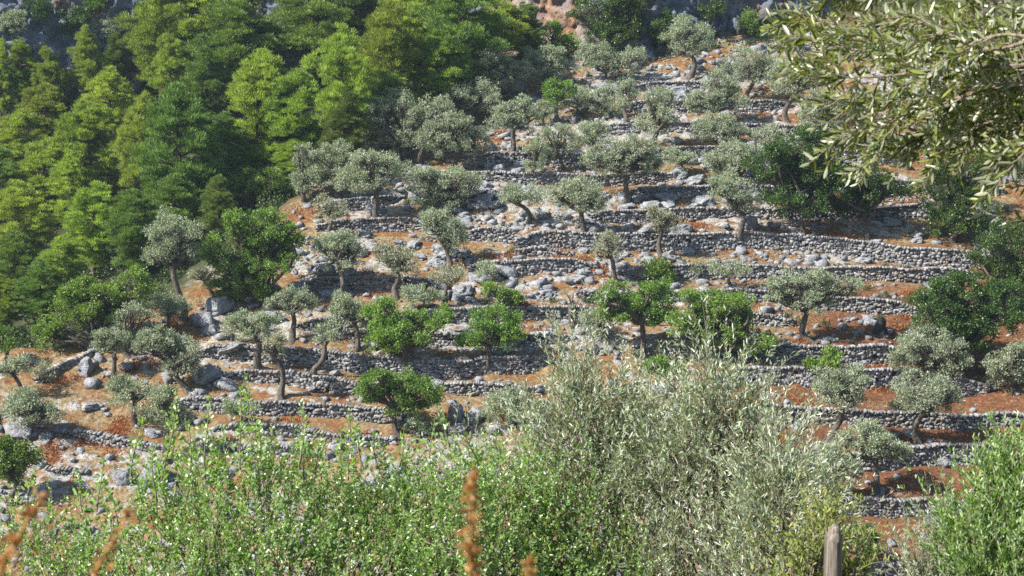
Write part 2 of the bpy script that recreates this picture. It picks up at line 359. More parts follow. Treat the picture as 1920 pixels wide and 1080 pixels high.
# the ground, one sheet
nx, ny = len(xsp), len(ysp)
mb = MB()
I = (np.arange(ny - 1)[:, None] * nx + np.arange(nx - 1)[None]).ravel()
mb.add(np.stack([GX, GY, H], -1), np.stack([I, I + 1, I + 1 + nx, I + nx], -1), .5)
m, nt, out = mat("terraced earth"); L = nt.links
g = N(nt, "ShaderNodeNewGeometry"); A_red = N(nt, "ShaderNodeAttribute", attribute_name="red"); A_for = N(nt, "ShaderNodeAttribute", attribute_name="forest"); A_rk = N(nt, "ShaderNodeAttribute", attribute_name="rocky")
def noise(sc_, det=6, ro=.6):
    n = N(nt, "ShaderNodeTexNoise"); n.inputs["Scale"].default_value = sc_; n.inputs["Detail"].default_value = det; n.inputs["Roughness"].default_value = ro; L.new(g.outputs["Position"], n.inputs[0]); return n
def mixc(f, a, b):
    x = N(nt, "ShaderNodeMix", data_type='RGBA')
    L.new(f, x.inputs[0])
    for s, v in ((6, a), (7, b)):
        if isinstance(v, tuple): x.inputs[s].default_value = (*v, 1)
        else: L.new(v, x.inputs[s])
    return x.outputs[2]
na, nb, nc, nd = noise(.55, 6), noise(3.5, 8, .7), noise(1.4, 7, .65), noise(9, 5, .7)
straw = ramp(nt, [(.3, (.085, .055, .035)), (.47, (.215, .155, .085)), (.66, (.37, .30, .175))], nb.outputs[0])
orange = ramp(nt, [(.3, (.085, .042, .020)), (.52, (.215, .105, .045)), (.72, (.34, .20, .09))], nb.outputs[0])
om = ramp(nt, [(.46, (0, 0, 0)), (.60, (1, 1, 1))], na.outputs[0])
c = mixc(om.outputs[0], straw.outputs[0], orange.outputs[0])
redc = ramp(nt, [(.3, (.07, .034, .02)), (.52, (.165, .075, .038)), (.72, (.31, .18, .10))], nb.outputs[0])
c = mixc(A_red.outputs["Fac"], c, redc.outputs[0])
grey = ramp(nt, [(.35, (.17, .165, .16)), (.5, (.34, .34, .335)), (.65, (.52, .515, .50))], nd.outputs[0])
gm = N(nt, "ShaderNodeMath", operation='ADD'); L.new(nc.outputs[0], gm.inputs[0]); L.new(A_rk.outputs["Fac"], gm.inputs[1])
gr = ramp(nt, [(.62, (0, 0, 0)), (.72, (1, 1, 1))], gm.outputs[0])
c = mixc(gr.outputs[0], c, grey.outputs[0])
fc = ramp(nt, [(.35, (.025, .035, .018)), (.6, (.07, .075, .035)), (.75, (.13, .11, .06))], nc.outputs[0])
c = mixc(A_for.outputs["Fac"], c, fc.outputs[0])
p = N(nt, "ShaderNodeBsdfPrincipled"); p.inputs["Roughness"].default_value = .95; p.inputs["Specular IOR Level"].default_value = .1; L.new(c, p.inputs["Base Color"])
b = N(nt, "ShaderNodeBump"); b.inputs["Distance"].default_value = .12; b.inputs["Strength"].default_value = 1; L.new(nb.outputs[0], b.inputs["Height"]); L.new(b.outputs[0], p.inputs["Normal"])
L.new(p.outputs[0], out.inputs[0])
go = mb.build("ground", m, smooth=True); tag(go, kind="structure")
PXG = 960 + FPX * GX / np.maximum(GY, 1)      # rough photo column, used only for which soil lies where
red = sstep(10, 20, GX + (100 - GY) * .4) * (1 - sstep(108, 122, GY)) * .9 + .5 * sstep(5, 15, GX) * (1 - sstep(118, 128, GY)) * sstep(-.2, .5, fbm(GX / 9, GY / 9, 0, 50, 2))
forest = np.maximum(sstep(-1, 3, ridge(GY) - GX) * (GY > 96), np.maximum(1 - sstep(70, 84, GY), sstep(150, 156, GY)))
for nm, arr in (("red", np.clip(red, 0, 1)), ("forest", forest), ("rocky", rk * .16 * (1 - .7 * np.clip(red, 0, 1)) * (1 + .25 * sstep(104, 114, GY)))):
    a = go.data.attributes.new(nm, 'FLOAT', 'POINT'); a.data.foreach_set("value", arr.astype(np.float32).ravel())

# ------------------------------------------------------------------ cliff
def cliff_y(x): return np.interp(x, [-150, -66, -36, -20, -3, 1, 7, 11, 30, 60, 150], [150, 151, 163, 160, 156, 153, 147, 145.0, 155, 158, 162])
u = np.concatenate([np.arange(-150, -70, 4.), np.arange(-70, 62, .22), np.arange(62, 150, 4.)]); v = np.arange(-12, 11.2, .22)
U_, V_ = np.meshgrid(u, v)
fold = .8 * fbm(U_ / 6.0 + V_ * .03, V_ / 14, 0, 60, 3) - 1.0 * np.abs(fbm(U_ / 2.6 + V_ * .05, V_ / 6, 0, 70, 5)) + .8 * np.abs(fbm(U_ / 1.1, V_ / 1.5, 0, 80, 4)) - .5 * np.abs(fbm(U_ / .6, V_ / .7, 0, 85, 3))
CY = cliff_y(U_) + fold + V_ * .16 + 1.2 * np.floor(V_ / 5 + .8 * fbm(U_ / 9, V_ / 9, 0, 90, 2)) * .5
mb = MB(); I = (np.arange(len(v) - 1)[:, None] * len(u) + np.arange(len(u) - 1)[None]).ravel()
mb.add(np.stack([U_, CY, V_], -1), np.stack([I, I + 1, I + 1 + len(u), I + len(u)], -1), .5)
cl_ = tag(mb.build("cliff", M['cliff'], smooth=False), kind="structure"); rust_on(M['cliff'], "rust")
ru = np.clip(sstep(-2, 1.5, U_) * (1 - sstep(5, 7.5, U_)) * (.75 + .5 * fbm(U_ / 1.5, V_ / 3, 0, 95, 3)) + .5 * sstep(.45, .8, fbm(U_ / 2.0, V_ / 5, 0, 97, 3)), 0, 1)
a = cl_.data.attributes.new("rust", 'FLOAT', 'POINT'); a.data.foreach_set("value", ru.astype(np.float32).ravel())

# ------------------------------------------------------------------ rounded stone shapes
def cube26(k):
    bm = bmesh.new(); bmesh.ops.create_cube(bm, size=2); bmesh.ops.subdivide_edges(bm, edges=bm.edges[:], cuts=1, use_grid_fill=True)
    V = np.array([v.co[:] for v in bm.verts]); F = np.array([[v.index for v in f.verts] for f in bm.faces]); bm.free()
    r = (np.abs(V) ** 5).sum(1) ** (1 / 5); V = V / r[:, None]
    g = np.random.default_rng(k); V = V + g.normal(0, .15, V.shape); return V, F
CUBES = [cube26(k) for k in range(14)]; CF = CUBES[0][1]; CV = np.stack([c[0] for c in CUBES])
def stones(mb, P, size, yaw, rnd=None, tilt=.12):
    n = len(P); V = CV[rng.integers(0, 14, n)] * (size * .5)[:, None, :]
    t = rng.normal(0, tilt, n)                      # roll in the face plane
    c_, s_ = np.cos(t)[:, None], np.sin(t)[:, None]
    x, y, z = V[..., 0] * c_ - V[..., 2] * s_, V[..., 1], V[..., 0] * s_ + V[..., 2] * c_
    c_, s_ = np.cos(yaw)[:, None], np.sin(yaw)[:, None]
    V = np.stack([x * c_ - y * s_, x * s_ + y * c_, z], -1) + P[:, None]
    F = CF[None] + (np.arange(n) * 26)[:, None, None]
    if rnd is None: rnd = rng.random(n)
    mb.add(V, F.reshape(-1, 4), np.repeat(rnd, 24))

for wd in WD:
    X0, X1 = wd[0][0], wd[0][-1]; h = wd[2]
    n = max(4, int((X1 - X0) / .25)); xs = np.linspace(X0, X1, n); ys = wall_y(wd, xs)
    s = np.concatenate([[0], np.cumsum(np.hypot(np.diff(xs), np.diff(ys)))]); yaw = np.arctan2(np.gradient(ys), np.gradient(xs))
    f = np.maximum(wall_fade(wd, xs), .45)
    mid = S(xs, ys); top = mid + h * f / 2 + .04 + .07 * fbm(xs / 2.2, ys / 3, 0, 12, 2); bot = mid - h * f / 2 - .14
    mb = MB(); base = np.array([xs.mean(), ys.mean(), bot.mean()])
    nr = max(3, int(round(h / .165)) + 1)
    for r in range(nr + 1):
        cap = r == nr
        q = []; t_ = rng.random() * .2
        while t_ < s[-1]:
            l = rng.uniform(.12, .24) if cap else rng.choice([.13, .19, .26, .40], p=[.25, .35, .27, .13]) * rng.uniform(.85, 1.15)
            q.append((t_ + l / 2, l)); t_ += l * 1.0
        q = np.array(q); ss, ll = q[:, 0], q[:, 1]
        xx = np.interp(ss, s, xs); yy = np.interp(ss, s, ys); yw = np.interp(ss, s, yaw); tt = np.interp(ss, s, top); bb = np.interp(ss, s, bot)
        rh = (tt - bb) / nr; zz = bb + rh * (r + .5) + rng.normal(0, .035, len(ss))
        if cap: zz = tt + .03
        off = -.26 + .05 * (r / nr) + rng.normal(0, .03, len(ss))
        P = np.stack([xx - np.sin(yw) * off, yy + np.cos(yw) * off, zz], -1)
        size = np.stack([ll * 1.18, rng.uniform(.3, .42, len(ss)) + (.18 if cap else 0), rh * rng.uniform(.95, 1.55, len(ss)) if not cap else rng.uniform(.12, .22, len(ss))], -1)
        keep = rng.random(len(ss)) > (.03 if not cap else .06)
        rn = np.clip(rng.normal(.52 if cap else .5, .24, len(ss)), 0, 1)
        stones(mb, P[keep] - base, size[keep], yw[keep] + rng.normal(0, .12, keep.sum()), rn[keep])
    o = mb.build("dry_stone_wall", M['stone'], smooth=True, loc=base)
    tag(o, wd[3], "stone wall", "dry stone terrace walls")
    cb = MB(); k = len(xs); nxy = np.stack([-np.sin(yaw), np.cos(yaw)], -1)
    ring = []
    for off, zz in ((-.17, bot), (-.17, top - .08), (.35, top - .08), (.35, bot)):
        ring.append(np.stack([xs + nxy[:, 0] * off, ys + nxy[:, 1] * off, zz], -1) - base)
    R_ = np.stack(ring, 1); i = np.arange(k - 1)[:, None]; j = np.arange(4)[None]; j2 = (j + 1) % 4
    cb.add(R_, np.stack([i * 4 + j, i * 4 + j2, (i + 1) * 4 + j2, (i + 1) * 4 + j], -1).reshape(-1, 4), .5)
    cb.build("wall_fill", M['wallcore'], parent=o)

HAZE = .00022
# ------------------------------------------------------------------ trees
def sphere_dirs(n, zmin=-.5):
    z = rng.uniform(zmin, 1, n); a = rng.uniform(0, 2 * pi, n); r = np.sqrt(1 - z * z)
    return np.stack([r * np.cos(a), r * np.sin(a), z], -1)
def crown_clumps(lobes, cr, fill=1.0):
    out = []
    for (cx, cy, cz, rx, ry, rz) in lobes:
        area = 4 * pi * ((rx * ry + rx * rz + ry * rz) / 3)
        n = max(5, int(fill * area / (cr * cr * 2.3)))
        d = sphere_dirs(n, -.75); f = np.where(rng.random(n) < .72, rng.uniform(.78, 1.12, n), rng.uniform(.25, .75, n))
        R_ = np.array([max(.1, rx - cr * .1), max(.1, ry - cr * .2), max(.1, rz - cr * .1)])
        out.append(np.array([cx, cy, cz]) + d * f[:, None] * R_)
    return np.concatenate(out)
def crown_leaves(mb, cl, cr, per, L, Wd, up=.35, spray=.55):
    n = len(cl); rad = cr * rng.uniform(.55, 1.2, n); tone = rng.random(n) * .5
    idx = np.repeat(np.arange(n), per); k = len(idx)
    d = sphere_dirs(k, -.9); P = cl[idx] + d * (rad[idx] * rng.uniform(.35, 1.05, k))[:, None] * np.array([1, 1, .85])
    A = d * spray + rng.normal(0, .42, (k, 3)) + np.array([0, 0, up])
    leaves(mb, P, A, L * rng.uniform(.6, 1.25, k), Wd * rng.uniform(.7, 1.2, k), np.clip(tone[idx] + rng.random(k) * .5, 0, 1))
def woody(mb, fork, base, lobes, cl, r0, lean_w=.11, nb=.32):
    base = np.array(base, float); fork = np.array(fork, float)
    pts = bend(base - [0, 0, .3], fork, lean_w, 8); t = np.linspace(0, 1, 8)
    tube(mb, pts, r0 * (1.0 + .9 * np.exp(-t * 7) - .3 * t), 9, .14)
    for lb in lobes:
        c = np.array(lb[:3]) + [0, 0, -lb[5] * .15]
        tube(mb, bend(fork - (fork - base) * .04, c, .09, 6), np.linspace(r0 * .62, r0 * .22, 6), 6, .1)
        own = cl[np.linalg.norm(cl - c, axis=1) < max(lb[3:]) * 1.5]
        if len(own):
            for q in own[rng.permutation(len(own))[:int(len(own) * nb) + 2]]:
                s = fork + (c - fork) * rng.uniform(.45, 1)
                tube(mb, bend(s, q, .1, 4), np.linspace(r0 * .2, r0 * .05, 4), 4)

KIND = {  # leaf material, clump radius, leaves per clump, leaf length, width, up, fill
 'O': ('olive', .31, 44, .165, .055, .45, .74, "olive_tree", "olive tree"),
 'D': ('olive_dry', .27, 30, .15, .05, .4, .8, "olive_tree", "olive tree"),
 'G': ('green', .36, 66, .13, .09, .25, .78, "broadleaf_tree", "tree"),
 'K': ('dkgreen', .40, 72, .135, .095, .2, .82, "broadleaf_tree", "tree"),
 'B': ('green', .33, 42, .17, .11, .4, 1.1, "leafy_shrub", "shrub"),
 'S': ('olive', .28, 44, .16, .055, .5, 1.1, "grey_shrub", "shrub"),
}
ANCH = []
GROUPS = {'O': "olive trees on the terraces", 'D': "olive trees on the terraces", 'G': "green broadleaf trees among the terraces", 'K': "green broadleaf trees among the terraces", 'B': "shrubs on the slope", 'S': "shrubs on the slope"}
def hill_tree(kind, bx, by, lobes_px, label, short=None, r0=None, fork_up=None):
    mt, cr, per, lL, lW, up, fill, nm, cat = KIND[kind]
    B = ground_at(bx, by)[0]; D = (B @ np.array([0, cos(PITCH), sin(PITCH)])); s = D / FPX
    lobes = []
    for i, (cx, cy, rx, ry) in enumerate(lobes_px):
        dy = rng.uniform(-.35, .35) * rx * s if len(lobes_px) > 1 else 0
        lobes.append(((cx - bx) * s, dy, (by - cy) * s * 1.01, rx * s, rx * s * .9, ry * s))
    if kind in 'ODGK':
        for (cx, cy, rx, ry) in lobes_px:
            for _ in range(4):
                a = rng.uniform(-.15, pi + .15); f = rng.uniform(.8, 1.15); q = rng.uniform(.26, .48)
                lobes.append(((cx + cos(a) * rx * f - bx) * s, rng.uniform(-.8, .8) * rx * s, (by - cy + sin(a) * ry * f) * s, rx * s * q, rx * s * q, ry * s * q))
        if kind in 'OD': lobes = [(a, b, c + .06 * f, d * 1.06, e * 1.06, f * 1.06) for (a, b, c, d, e, f) in lobes]
    zlow = min(l[2] - l[5] * .7 for l in lobes); zc = np.mean([l[2] for l in lobes]); xc = np.mean([l[0] for l in lobes])
    fz = max(.35, min(zlow + .3, zc * .7)) if fork_up is None else fork_up * s
    fx = xc * min(1, fz / max(zc, .1)) * .9
    root = empty(nm, B, label, cat, GROUPS[kind])
    cl = crown_clumps(lobes, cr, fill)
    if r0 is None: r0 = np.clip(.05 * (zc + .8), .06, .2) * (1.12 if kind == 'O' else 1)
    tb = MB(); woody(tb, (fx, 0, fz), (0, 0, 0), lobes, cl, r0)
    cb = MB(); crown_leaves(cb, cl, cr, per, lL, lW, up)
    tb.build("stem" if kind in 'BS' else "trunk", M['bark'], root, smooth=True)
    cb.build("foliage" if kind in 'BS' else "crown", M[mt], root)
    if short: ANCH.append((bx, by, short))
    return root

T = [
 # upper slope
 ('O',1290,150,[(1295,80,38,34)],"dark olive tree with bare tall trunk in front of the right cliff","the bare trunked olive at the cliff"),
 ('O',1405,187,[(1400,135,46,34)],"dark spreading olive on the second terrace under the right cliff","the dark spreading olive"),
 ('O',1478,230,[(1490,150,48,38)],"olive tree with long thin bare trunk left of the hanging branch","the long trunked olive"),
 ('O',1130,157,[(1108,116,28,30),(1168,124,36,26)],"wide two headed olive beside the blue rocks at the cliff foot","the two headed olive by the blue rocks"),
 ('O',1018,178,[(1020,128,34,38)],"upright olive between the pine wood and the blue rocks",None),
 ('O',925,200,[(932,142,46,40),(893,160,22,22)],"dense rounded olive touching the pines at the top",None),
 ('O',957,286,[(945,228,30,28),(988,218,26,26)],"olive above a patch of orange bracken with its dark trunk showing","the olive by orange bracken"),
 ('O',882,242,[(893,190,32,36),(858,200,26,28)],"slender stemmed olive below the rounded one at the pine edge",None),
 ('O',757,304,[(738,212,38,40),(705,235,24,30),(725,275,34,26)],"tall dense olive standing against the dark pines","the tall olive against the pines"),
 ('O',797,312,[(775,258,34,32),(812,215,32,28)],"olive with thick dark trunk right of the tall one against the pines",None),
 ('O',858,322,[(845,262,42,38),(893,275,26,28),(815,262,20,30)],"wide many branched olive with stout crooked trunk","the stout crooked olive"),
 ('G',1050,232,[(1045,178,26,24)],"small light green rounded tree near the upper rocks",None),
 ('O',1088,216,[(1085,192,28,22)],"small low olive right of the light green rounded tree",None),
 ('O',1143,222,[(1135,195,30,28)],"low grey olive above the third wall",None),
 ('O',1172,228,[(1172,182,20,26)],"narrow olive with short stem at the left end of the upper walls",None),
 ('O',1233,276,[(1225,232,30,26),(1242,190,24,18)],"slim olive with two stacked crowns and a straight trunk","the slim two tiered olive"),
 ('O',1056,320,[(1048,270,30,28),(1022,292,16,16)],"olive leaning over the wall left of the wide forked olive",None),
 ('O',1112,305,[(1108,262,32,26)],"round olive behind the wall above the wide forked olive",None),
 ('O',1162,387,[(1148,305,42,36),(1190,290,34,30),(1215,310,20,20)],"wide forked olive with a clean straight trunk over bare rocks","the wide forked olive"),
 ('O',1001,346,[(1000,316,16,10),(1005,282,17,15)],"pollarded olive stump with two small tufts of leaves","the pollarded olive stump"),
 ('O',1330,240,[(1345,170,26,22),(1360,200,30,28),(1325,205,34,22)],"big ragged olive mass in the upper right terraces","the ragged olive mass"),
 ('O',1355,272,[(1335,245,34,26),(1375,255,22,24)],"low drooping olive under the ragged mass",None),
 ('O',1385,352,[(1370,305,42,26),(1410,300,26,20),(1345,320,18,20)],"broad olive beside the left flank of the dark leafy tree",None),
 ('O',1388,446,[(1370,362,40,28),(1395,385,26,22)],"olive leaning left in front of the pointed grey boulder","the olive beside the pointed boulder"),
 ('O',1545,282,[(1540,225,40,38),(1520,260,28,24)],"pale olive hidden behind the lower twigs of the hanging branch",None),
 ('O',1778,285,[(1770,245,30,25),(1810,270,34,22)],"far olive glimpsed beneath the hanging branch at right",None),
 ('O',1850,322,[(1838,278,40,24)],"small olive with dark forked trunk near the right edge","the forked olive near the right edge"),
 ('S',1660,300,[(1660,275,30,20)],"grey shrub glimpsed through the hanging branch",None),
 ('S',1850,400,[(1845,350,22,26),(1855,395,26,22)],"thin olive green shrub beside the bright crowned tree at right",None),
 # middle
 ('O',708,408,[(700,332,50,36),(662,345,30,26)],"full olive with a trunk leaning left in the dense left group","the full olive of the left group"),
 ('O',640,372,[(625,292,28,22),(630,330,36,30),(582,345,24,30)],"pale olive cluster at the left end of the terraces","the pale left cluster"),
 ('O',570,372,[(575,300,22,22),(572,340,18,20)],"silvery olive half inside the pine wood edge",None),
 ('O',838,402,[(800,350,42,26),(850,350,46,26),(830,385,44,22)],"very broad low olive crown hiding its trunk","the very broad olive"),
 ('O',636,556,[(632,480,38,34),(655,460,22,20)],"open crowned olive left of the thin one at centre left","the open crowned olive"),
 ('D',620,450,[(615,400,28,24)],"sparse beige olive above the open crowned olive",None),
 ('O',838,505,[(820,432,34,30),(848,455,28,26),(808,410,16,12)],"bushy round headed olive with reddish trunk among the grey rocks","the bushy round headed olive"),
 ('D',744,560,[(725,490,28,24),(760,500,26,26)],"thin beige olive with a forked trunk at centre left","the thin forked olive"),
 ('D',836,576,[(838,522,26,18)],"tiny sapling olive on straw coloured ground",None),
 ('S',786,585,[(782,555,28,20),(815,560,18,14)],"low grey shrub between the thin olives and the straw ground",None),
 ('O',984,426,[(988,368,34,20),(960,372,16,12)],"small spreading olive left of the leaning trunked one","the small spreading olive"),
 ('O',1090,460,[(1055,382,32,24),(1090,375,30,30),(1105,395,24,22)],"olive with thick curved trunk beside the grey boulder row","the curved trunk olive"),
 ('D',1248,488,[(1235,408,20,16),(1252,425,26,18)],"spindly pale olive with tall trunk in the middle right","the spindly pale olive"),
 ('D',1155,528,[(1140,472,26,28)],"scraggly olive with a reddish trunk beside the big bracken heap","the scraggly olive"),
 ('O',1367,552,[(1363,515,32,15)],"flat topped small olive on the wall left of the wide olive",None),
 ('O',1528,644,[(1468,540,26,18),(1520,530,32,16),(1572,538,28,18),(1515,570,38,22),(1455,560,18,14)],"wide flat crowned olive with dark split trunk left of the burnt stump","the wide flat olive"),
 ('B',1240,532,[(1238,506,28,20)],"small bright green shrub right of the scraggly olive","the small bright shrub"),
 ('G',945,592,[(932,558,22,16),(958,574,18,12)],"little yellow green tree left of the bare pollarded trunk",None),
 ('G',1212,672,[(1160,560,32,26),(1165,590,34,22),(1228,568,38,30),(1240,600,26,18)],"two headed green tree with slender forked stem in the middle","the two headed green tree"),
 ('G',1335,690,[(1330,570,50,22),(1290,612,34,30),(1345,615,50,34),(1400,640,40,36),(1375,590,28,22)],"large loose leafy green tree behind the silver olive sapling","the large loose green tree"),
 ('G',925,697,[(925,612,42,24),(895,642,26,20),(950,635,26,26)],"round green tree on a straight trunk near the centre","the round green tree at centre"),
 ('G',775,708,[(735,600,42,28),(760,635,48,26),(818,605,26,28),(710,640,26,28)],"spreading green tree with a twisted leaning trunk","the twisted green tree"),
 ('G',754,822,[(735,715,46,22),(790,740,42,32),(700,745,26,16),(760,765,36,16)],"dense green tree above the shoots left of the big boulders","the green tree by the big boulders"),
 ('S',790,822,[(788,800,24,20)],"small round grey bush at the foot of the dense green tree",None),
 ('S',960,800,[(940,765,36,28),(985,770,38,28),(965,740,22,14)],"mounded grey bush right of the big blue boulders","the mounded grey bush"),
 ('O',1150,640,[(1120,610,30,20)],"faint grey olive bush left of the two headed green tree",None),
 ('B',1240,700,[(1240,690,34,16)],"low green bush under the two headed green tree",None),
 ('B',1545,710,[(1550,680,24,22),(1525,690,18,12)],"wispy yellow green shrub on top of the wall",None),
 ('S',912,528,[(912,508,22,18)],"little grey shrub among boulders under the middle wall","the little grey shrub"),
 ('O',1022,242,[(1018,212,20,20)],"small olive tucked above the wall right of the bracken olive",None),
 ('O',1275,330,[(1262,300,20,16),(1285,305,16,14)],"small grey olive on the wall right of the wide forked olive",None),
 ('O',1450,290,[(1440,262,24,20)],"small olive above the largest dark green tree",None),
 ('S',1310,520,[(1305,505,18,12)],"small low shrub on rubble left of the flat topped olive",None),
 ('O',690,640,[(700,612,22,20)],"pale olive just left of the spreading twisted tree",None),
 ('D',430,640,[(430,615,16,16)],"thin dry olive below the largest rounded green tree",None),
 # left
 ('G',470,395,[(445,365,42,30),(490,345,46,28),(520,380,30,24)],"rounded broad leaved tree at the edge of the pine wood","the broad leaved tree by the pines"),
 ('G',487,572,[(490,425,58,26),(440,480,42,40),(510,480,50,46),(430,550,30,32),(478,530,38,34),(545,455,26,24)],"largest rounded green tree at the left of the terraces","the largest round green tree"),
 ('G',180,655,[(250,545,40,32),(200,575,44,38),(135,585,44,42),(95,630,24,36),(160,545,30,20)],"wide bright green thicket tree beneath the pines at left","the wide bright thicket"),
 ('O',338,598,[(330,450,42,38),(310,480,26,26),(350,475,28,28)],"tall grey olive at the edge of the pines on the left","the tall grey olive"),
 ('D',398,562,[(380,520,20,12)],"nearly leafless leaning olive on the pale outcrop",None),
 ('O',312,622,[(305,575,32,22),(325,590,22,16)],"low olive with reddish stump below the tall grey olive","the low reddish olive"),
 ('O',242,667,[(252,600,28,22),(228,622,18,16)],"olive with thick pale trunk at lower left","the thick pale trunk olive"),
 ('O',236,712,[(212,640,26,18),(205,655,22,14)],"olive leaning left with a long slanting trunk","the slanting olive"),
 ('O',354,738,[(335,660,34,26),(300,640,28,20),(345,690,24,18),(275,650,18,12)],"ragged olive with a slanting white trunk at left","the slanting white trunk olive"),
 ('O',484,692,[(475,620,38,26),(508,608,20,16),(450,605,16,12)],"flat crowned olive with straight brown trunk on the left wall","the flat crowned left olive"),
 ('O',548,642,[(540,575,30,28),(580,568,20,22)],"dark stemmed grey olive left of centre",None),
 ('D',526,752,[(518,655,20,24)],"slender young olive with thin straight trunk",None),
 ('O',598,706,[(613,637,22,18)],"little round olive on a pale crooked trunk","the little round olive"),
 ('O',668,655,[(660,595,32,26),(640,575,20,18)],"medium olive behind the twisted green tree",None),
 ('O',272,800,[(248,738,36,26),(225,725,16,14)],"leaning olive with thin dark trunk above the red bracken","the leaning olive above bracken"),
 ('O',312,862,[(300,775,28,30),(330,790,20,20),(310,745,18,12)],"olive with a tall brown trunk behind the green shoots","the brown trunked olive"),
 ('O',62,822,[(50,775,38,26),(85,780,32,24),(55,750,26,16)],"wide low olive near the left edge","the wide low olive at left"),
 ('O',30,745,[(28,692,26,20)],"small olive at the far left above the wide low one",None),
 ('D',85,722,[(80,705,20,16)],"thin dry olive beside the dark sloping wall",None),
 ('O',452,800,[(452,770,24,18)],"small grey olive seen behind the tall shoots",None),
 ('G',22,945,[(20,860,34,28),(45,870,34,30),(20,895,32,20)],"dark round green tree with thick trunk at left edge","the round green tree at left edge"),
 ('G',18,690,[(8,640,18,30)],"bright leafy tree cut by the left edge below the pines",None),
 # right
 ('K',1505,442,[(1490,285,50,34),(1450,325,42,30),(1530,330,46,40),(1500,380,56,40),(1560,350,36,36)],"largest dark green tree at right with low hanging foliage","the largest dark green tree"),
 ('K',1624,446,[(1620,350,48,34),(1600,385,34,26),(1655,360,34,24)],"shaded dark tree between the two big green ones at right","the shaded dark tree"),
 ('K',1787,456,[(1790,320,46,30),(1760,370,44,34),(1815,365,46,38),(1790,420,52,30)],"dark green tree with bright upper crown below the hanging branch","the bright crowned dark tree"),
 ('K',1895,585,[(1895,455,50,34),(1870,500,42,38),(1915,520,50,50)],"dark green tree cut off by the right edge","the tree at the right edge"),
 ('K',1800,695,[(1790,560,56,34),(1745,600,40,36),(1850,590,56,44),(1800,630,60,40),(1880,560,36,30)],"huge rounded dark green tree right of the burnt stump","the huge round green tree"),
 ('O',1802,725,[(1740,665,56,34),(1775,690,34,32),(1700,685,26,26)],"grey olive in front of the huge round green tree",None),
 ('O',1900,735,[(1885,700,38,34),(1915,665,26,22)],"olive bush at the right edge below the huge green tree",None),
 ('O',1564,842,[(1545,722,32,26),(1590,725,32,26),(1568,750,36,20)],"tall olive with forked bare trunk at lower right","the tall forked olive"),
 ('O',1724,833,[(1720,735,50,32),(1755,755,32,26),(1700,765,26,18)],"tall olive with pale stout trunk at lower right","the tall pale trunked olive"),
 ('O',1637,925,[(1625,825,44,26),(1650,840,34,22),(1685,853,22,16)],"small olive with a smooth curved trunk on red earth","the red earth olive"),
 ('O',1560,935,[(1555,868,34,24),(1580,890,30,26),(1530,900,26,28)],"bushy olive without visible trunk left of the red earth olive",None),
 ('G',1610,1075,[(1605,1020,32,28),(1640,1030,20,20)],"round green bush directly behind the wooden post","the bush behind the post"),
 # under the upper cliff
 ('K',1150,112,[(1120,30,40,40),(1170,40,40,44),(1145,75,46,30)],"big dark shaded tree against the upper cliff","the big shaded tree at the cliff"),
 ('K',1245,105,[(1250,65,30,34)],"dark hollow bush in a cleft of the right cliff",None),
 ('B',1400,72,[(1402,45,18,24)],"small green shrub growing on the right cliff face",None),
 ('G',1035,110,[(1030,62,18,16),(1050,85,26,16)],"bright little tree at the orange stained cliff",None),
 ('S',985,115,[(985,80,24,24)],"bluish shrub between pines and the orange stained cliff",None),
]
for t in T: hill_tree(*t[:5], short=t[5])
# shrubs rooted in the cliff
for kd, px, py, r_, lab in [('S',22,45,24,"grey shrub on the upper left cliff at the frame edge"),('K',70,18,22,"dark bush at the top edge of the upper left cliff"),('K',140,40,24,"dark bush in the middle of the upper left cliff"),
  ('S',196,62,24,"pale green shrub on the upper left cliff near the huge pine"),('S',215,95,26,"blue grey bush under the pale shrub on the upper left cliff"),('B',180,8,16,"small green tuft on top of the upper left cliff"),
  ('S',1385,85,14,"yellowish tuft low on the right cliff"),('K',1335,22,20,"dark bush at the top edge of the right cliff"),('S',1470,40,18,"grey tuft on the right cliff beside the hanging branch tip")]:
    d_ = ray(px, py + r_); t_ = 150.0
    for _ in range(12): t_ = float(cliff_y(d_[0] * t_ / d_[1])) - .4
    B_ = d_ * t_ / d_[1]; s = t_ / FPX; mt, cr, per, lL, lW, up, fill, nm, cat = KIND[kd]
    root = empty("cliff_shrub", B_, lab, "shrub", "shrubs rooted in the cliffs"); lb_ = [(0, 0, r_ * s, r_ * s * 1.2, r_ * s, r_ * s * .9), (r_ * s * .6, 0, r_ * s * 1.5, r_ * s * .6, r_ * s * .6, r_ * s * .6)]
    cl = crown_clumps(lb_, cr, .8); tb = MB(); woody(tb, (0, 0, .3), (0, .6, -.2), lb_, cl, .06); cb = MB(); crown_leaves(cb, cl, cr, per, lL, lW, up)
    tb.build("stem", M['bark'], root, smooth=True); cb.build("foliage", M[mt], root)
# bare trunks
def snag(bx, by, tips, label, r0, name, cat):
    B = ground_at(bx, by)[0]; s = np.linalg.norm(B) / FPX
    root = empty(name, B, label, cat)
    fz = (by - tips[0][1]) * s; f = np.array([(tips[0][0] - bx) * s, 0, fz])
    mb = MB(); t = np.linspace(0, 1, 8); tube(mb, bend([0, 0, -.2], f, .05, 8), r0 * (1 + .5 * np.exp(-t * 6) + .25 * (t > .8)), 9, .18); mb.build("trunk", M['bark'], root, smooth=True)
    for tx, ty in tips[1:]:
        q = np.array([(tx - bx) * s, rng.uniform(-.3, .3), (by - ty) * s]); b_ = MB(); tube(b_, bend(f * .97, q, .08, 5), np.linspace(r0 * .45, r0 * .1, 5), 5, .1); b_.build("branch", M['bark'], root, smooth=True)
    ANCH.append((bx, by, label.split(" with")[0].replace("bare", "the bare", 1)))
snag(1075, 612, [(1072, 574), (1062, 552), (1078, 548), (1086, 562)], "bare pollarded trunk with a few short twigs on the straw ground", .17, "dead_tree", "tree")

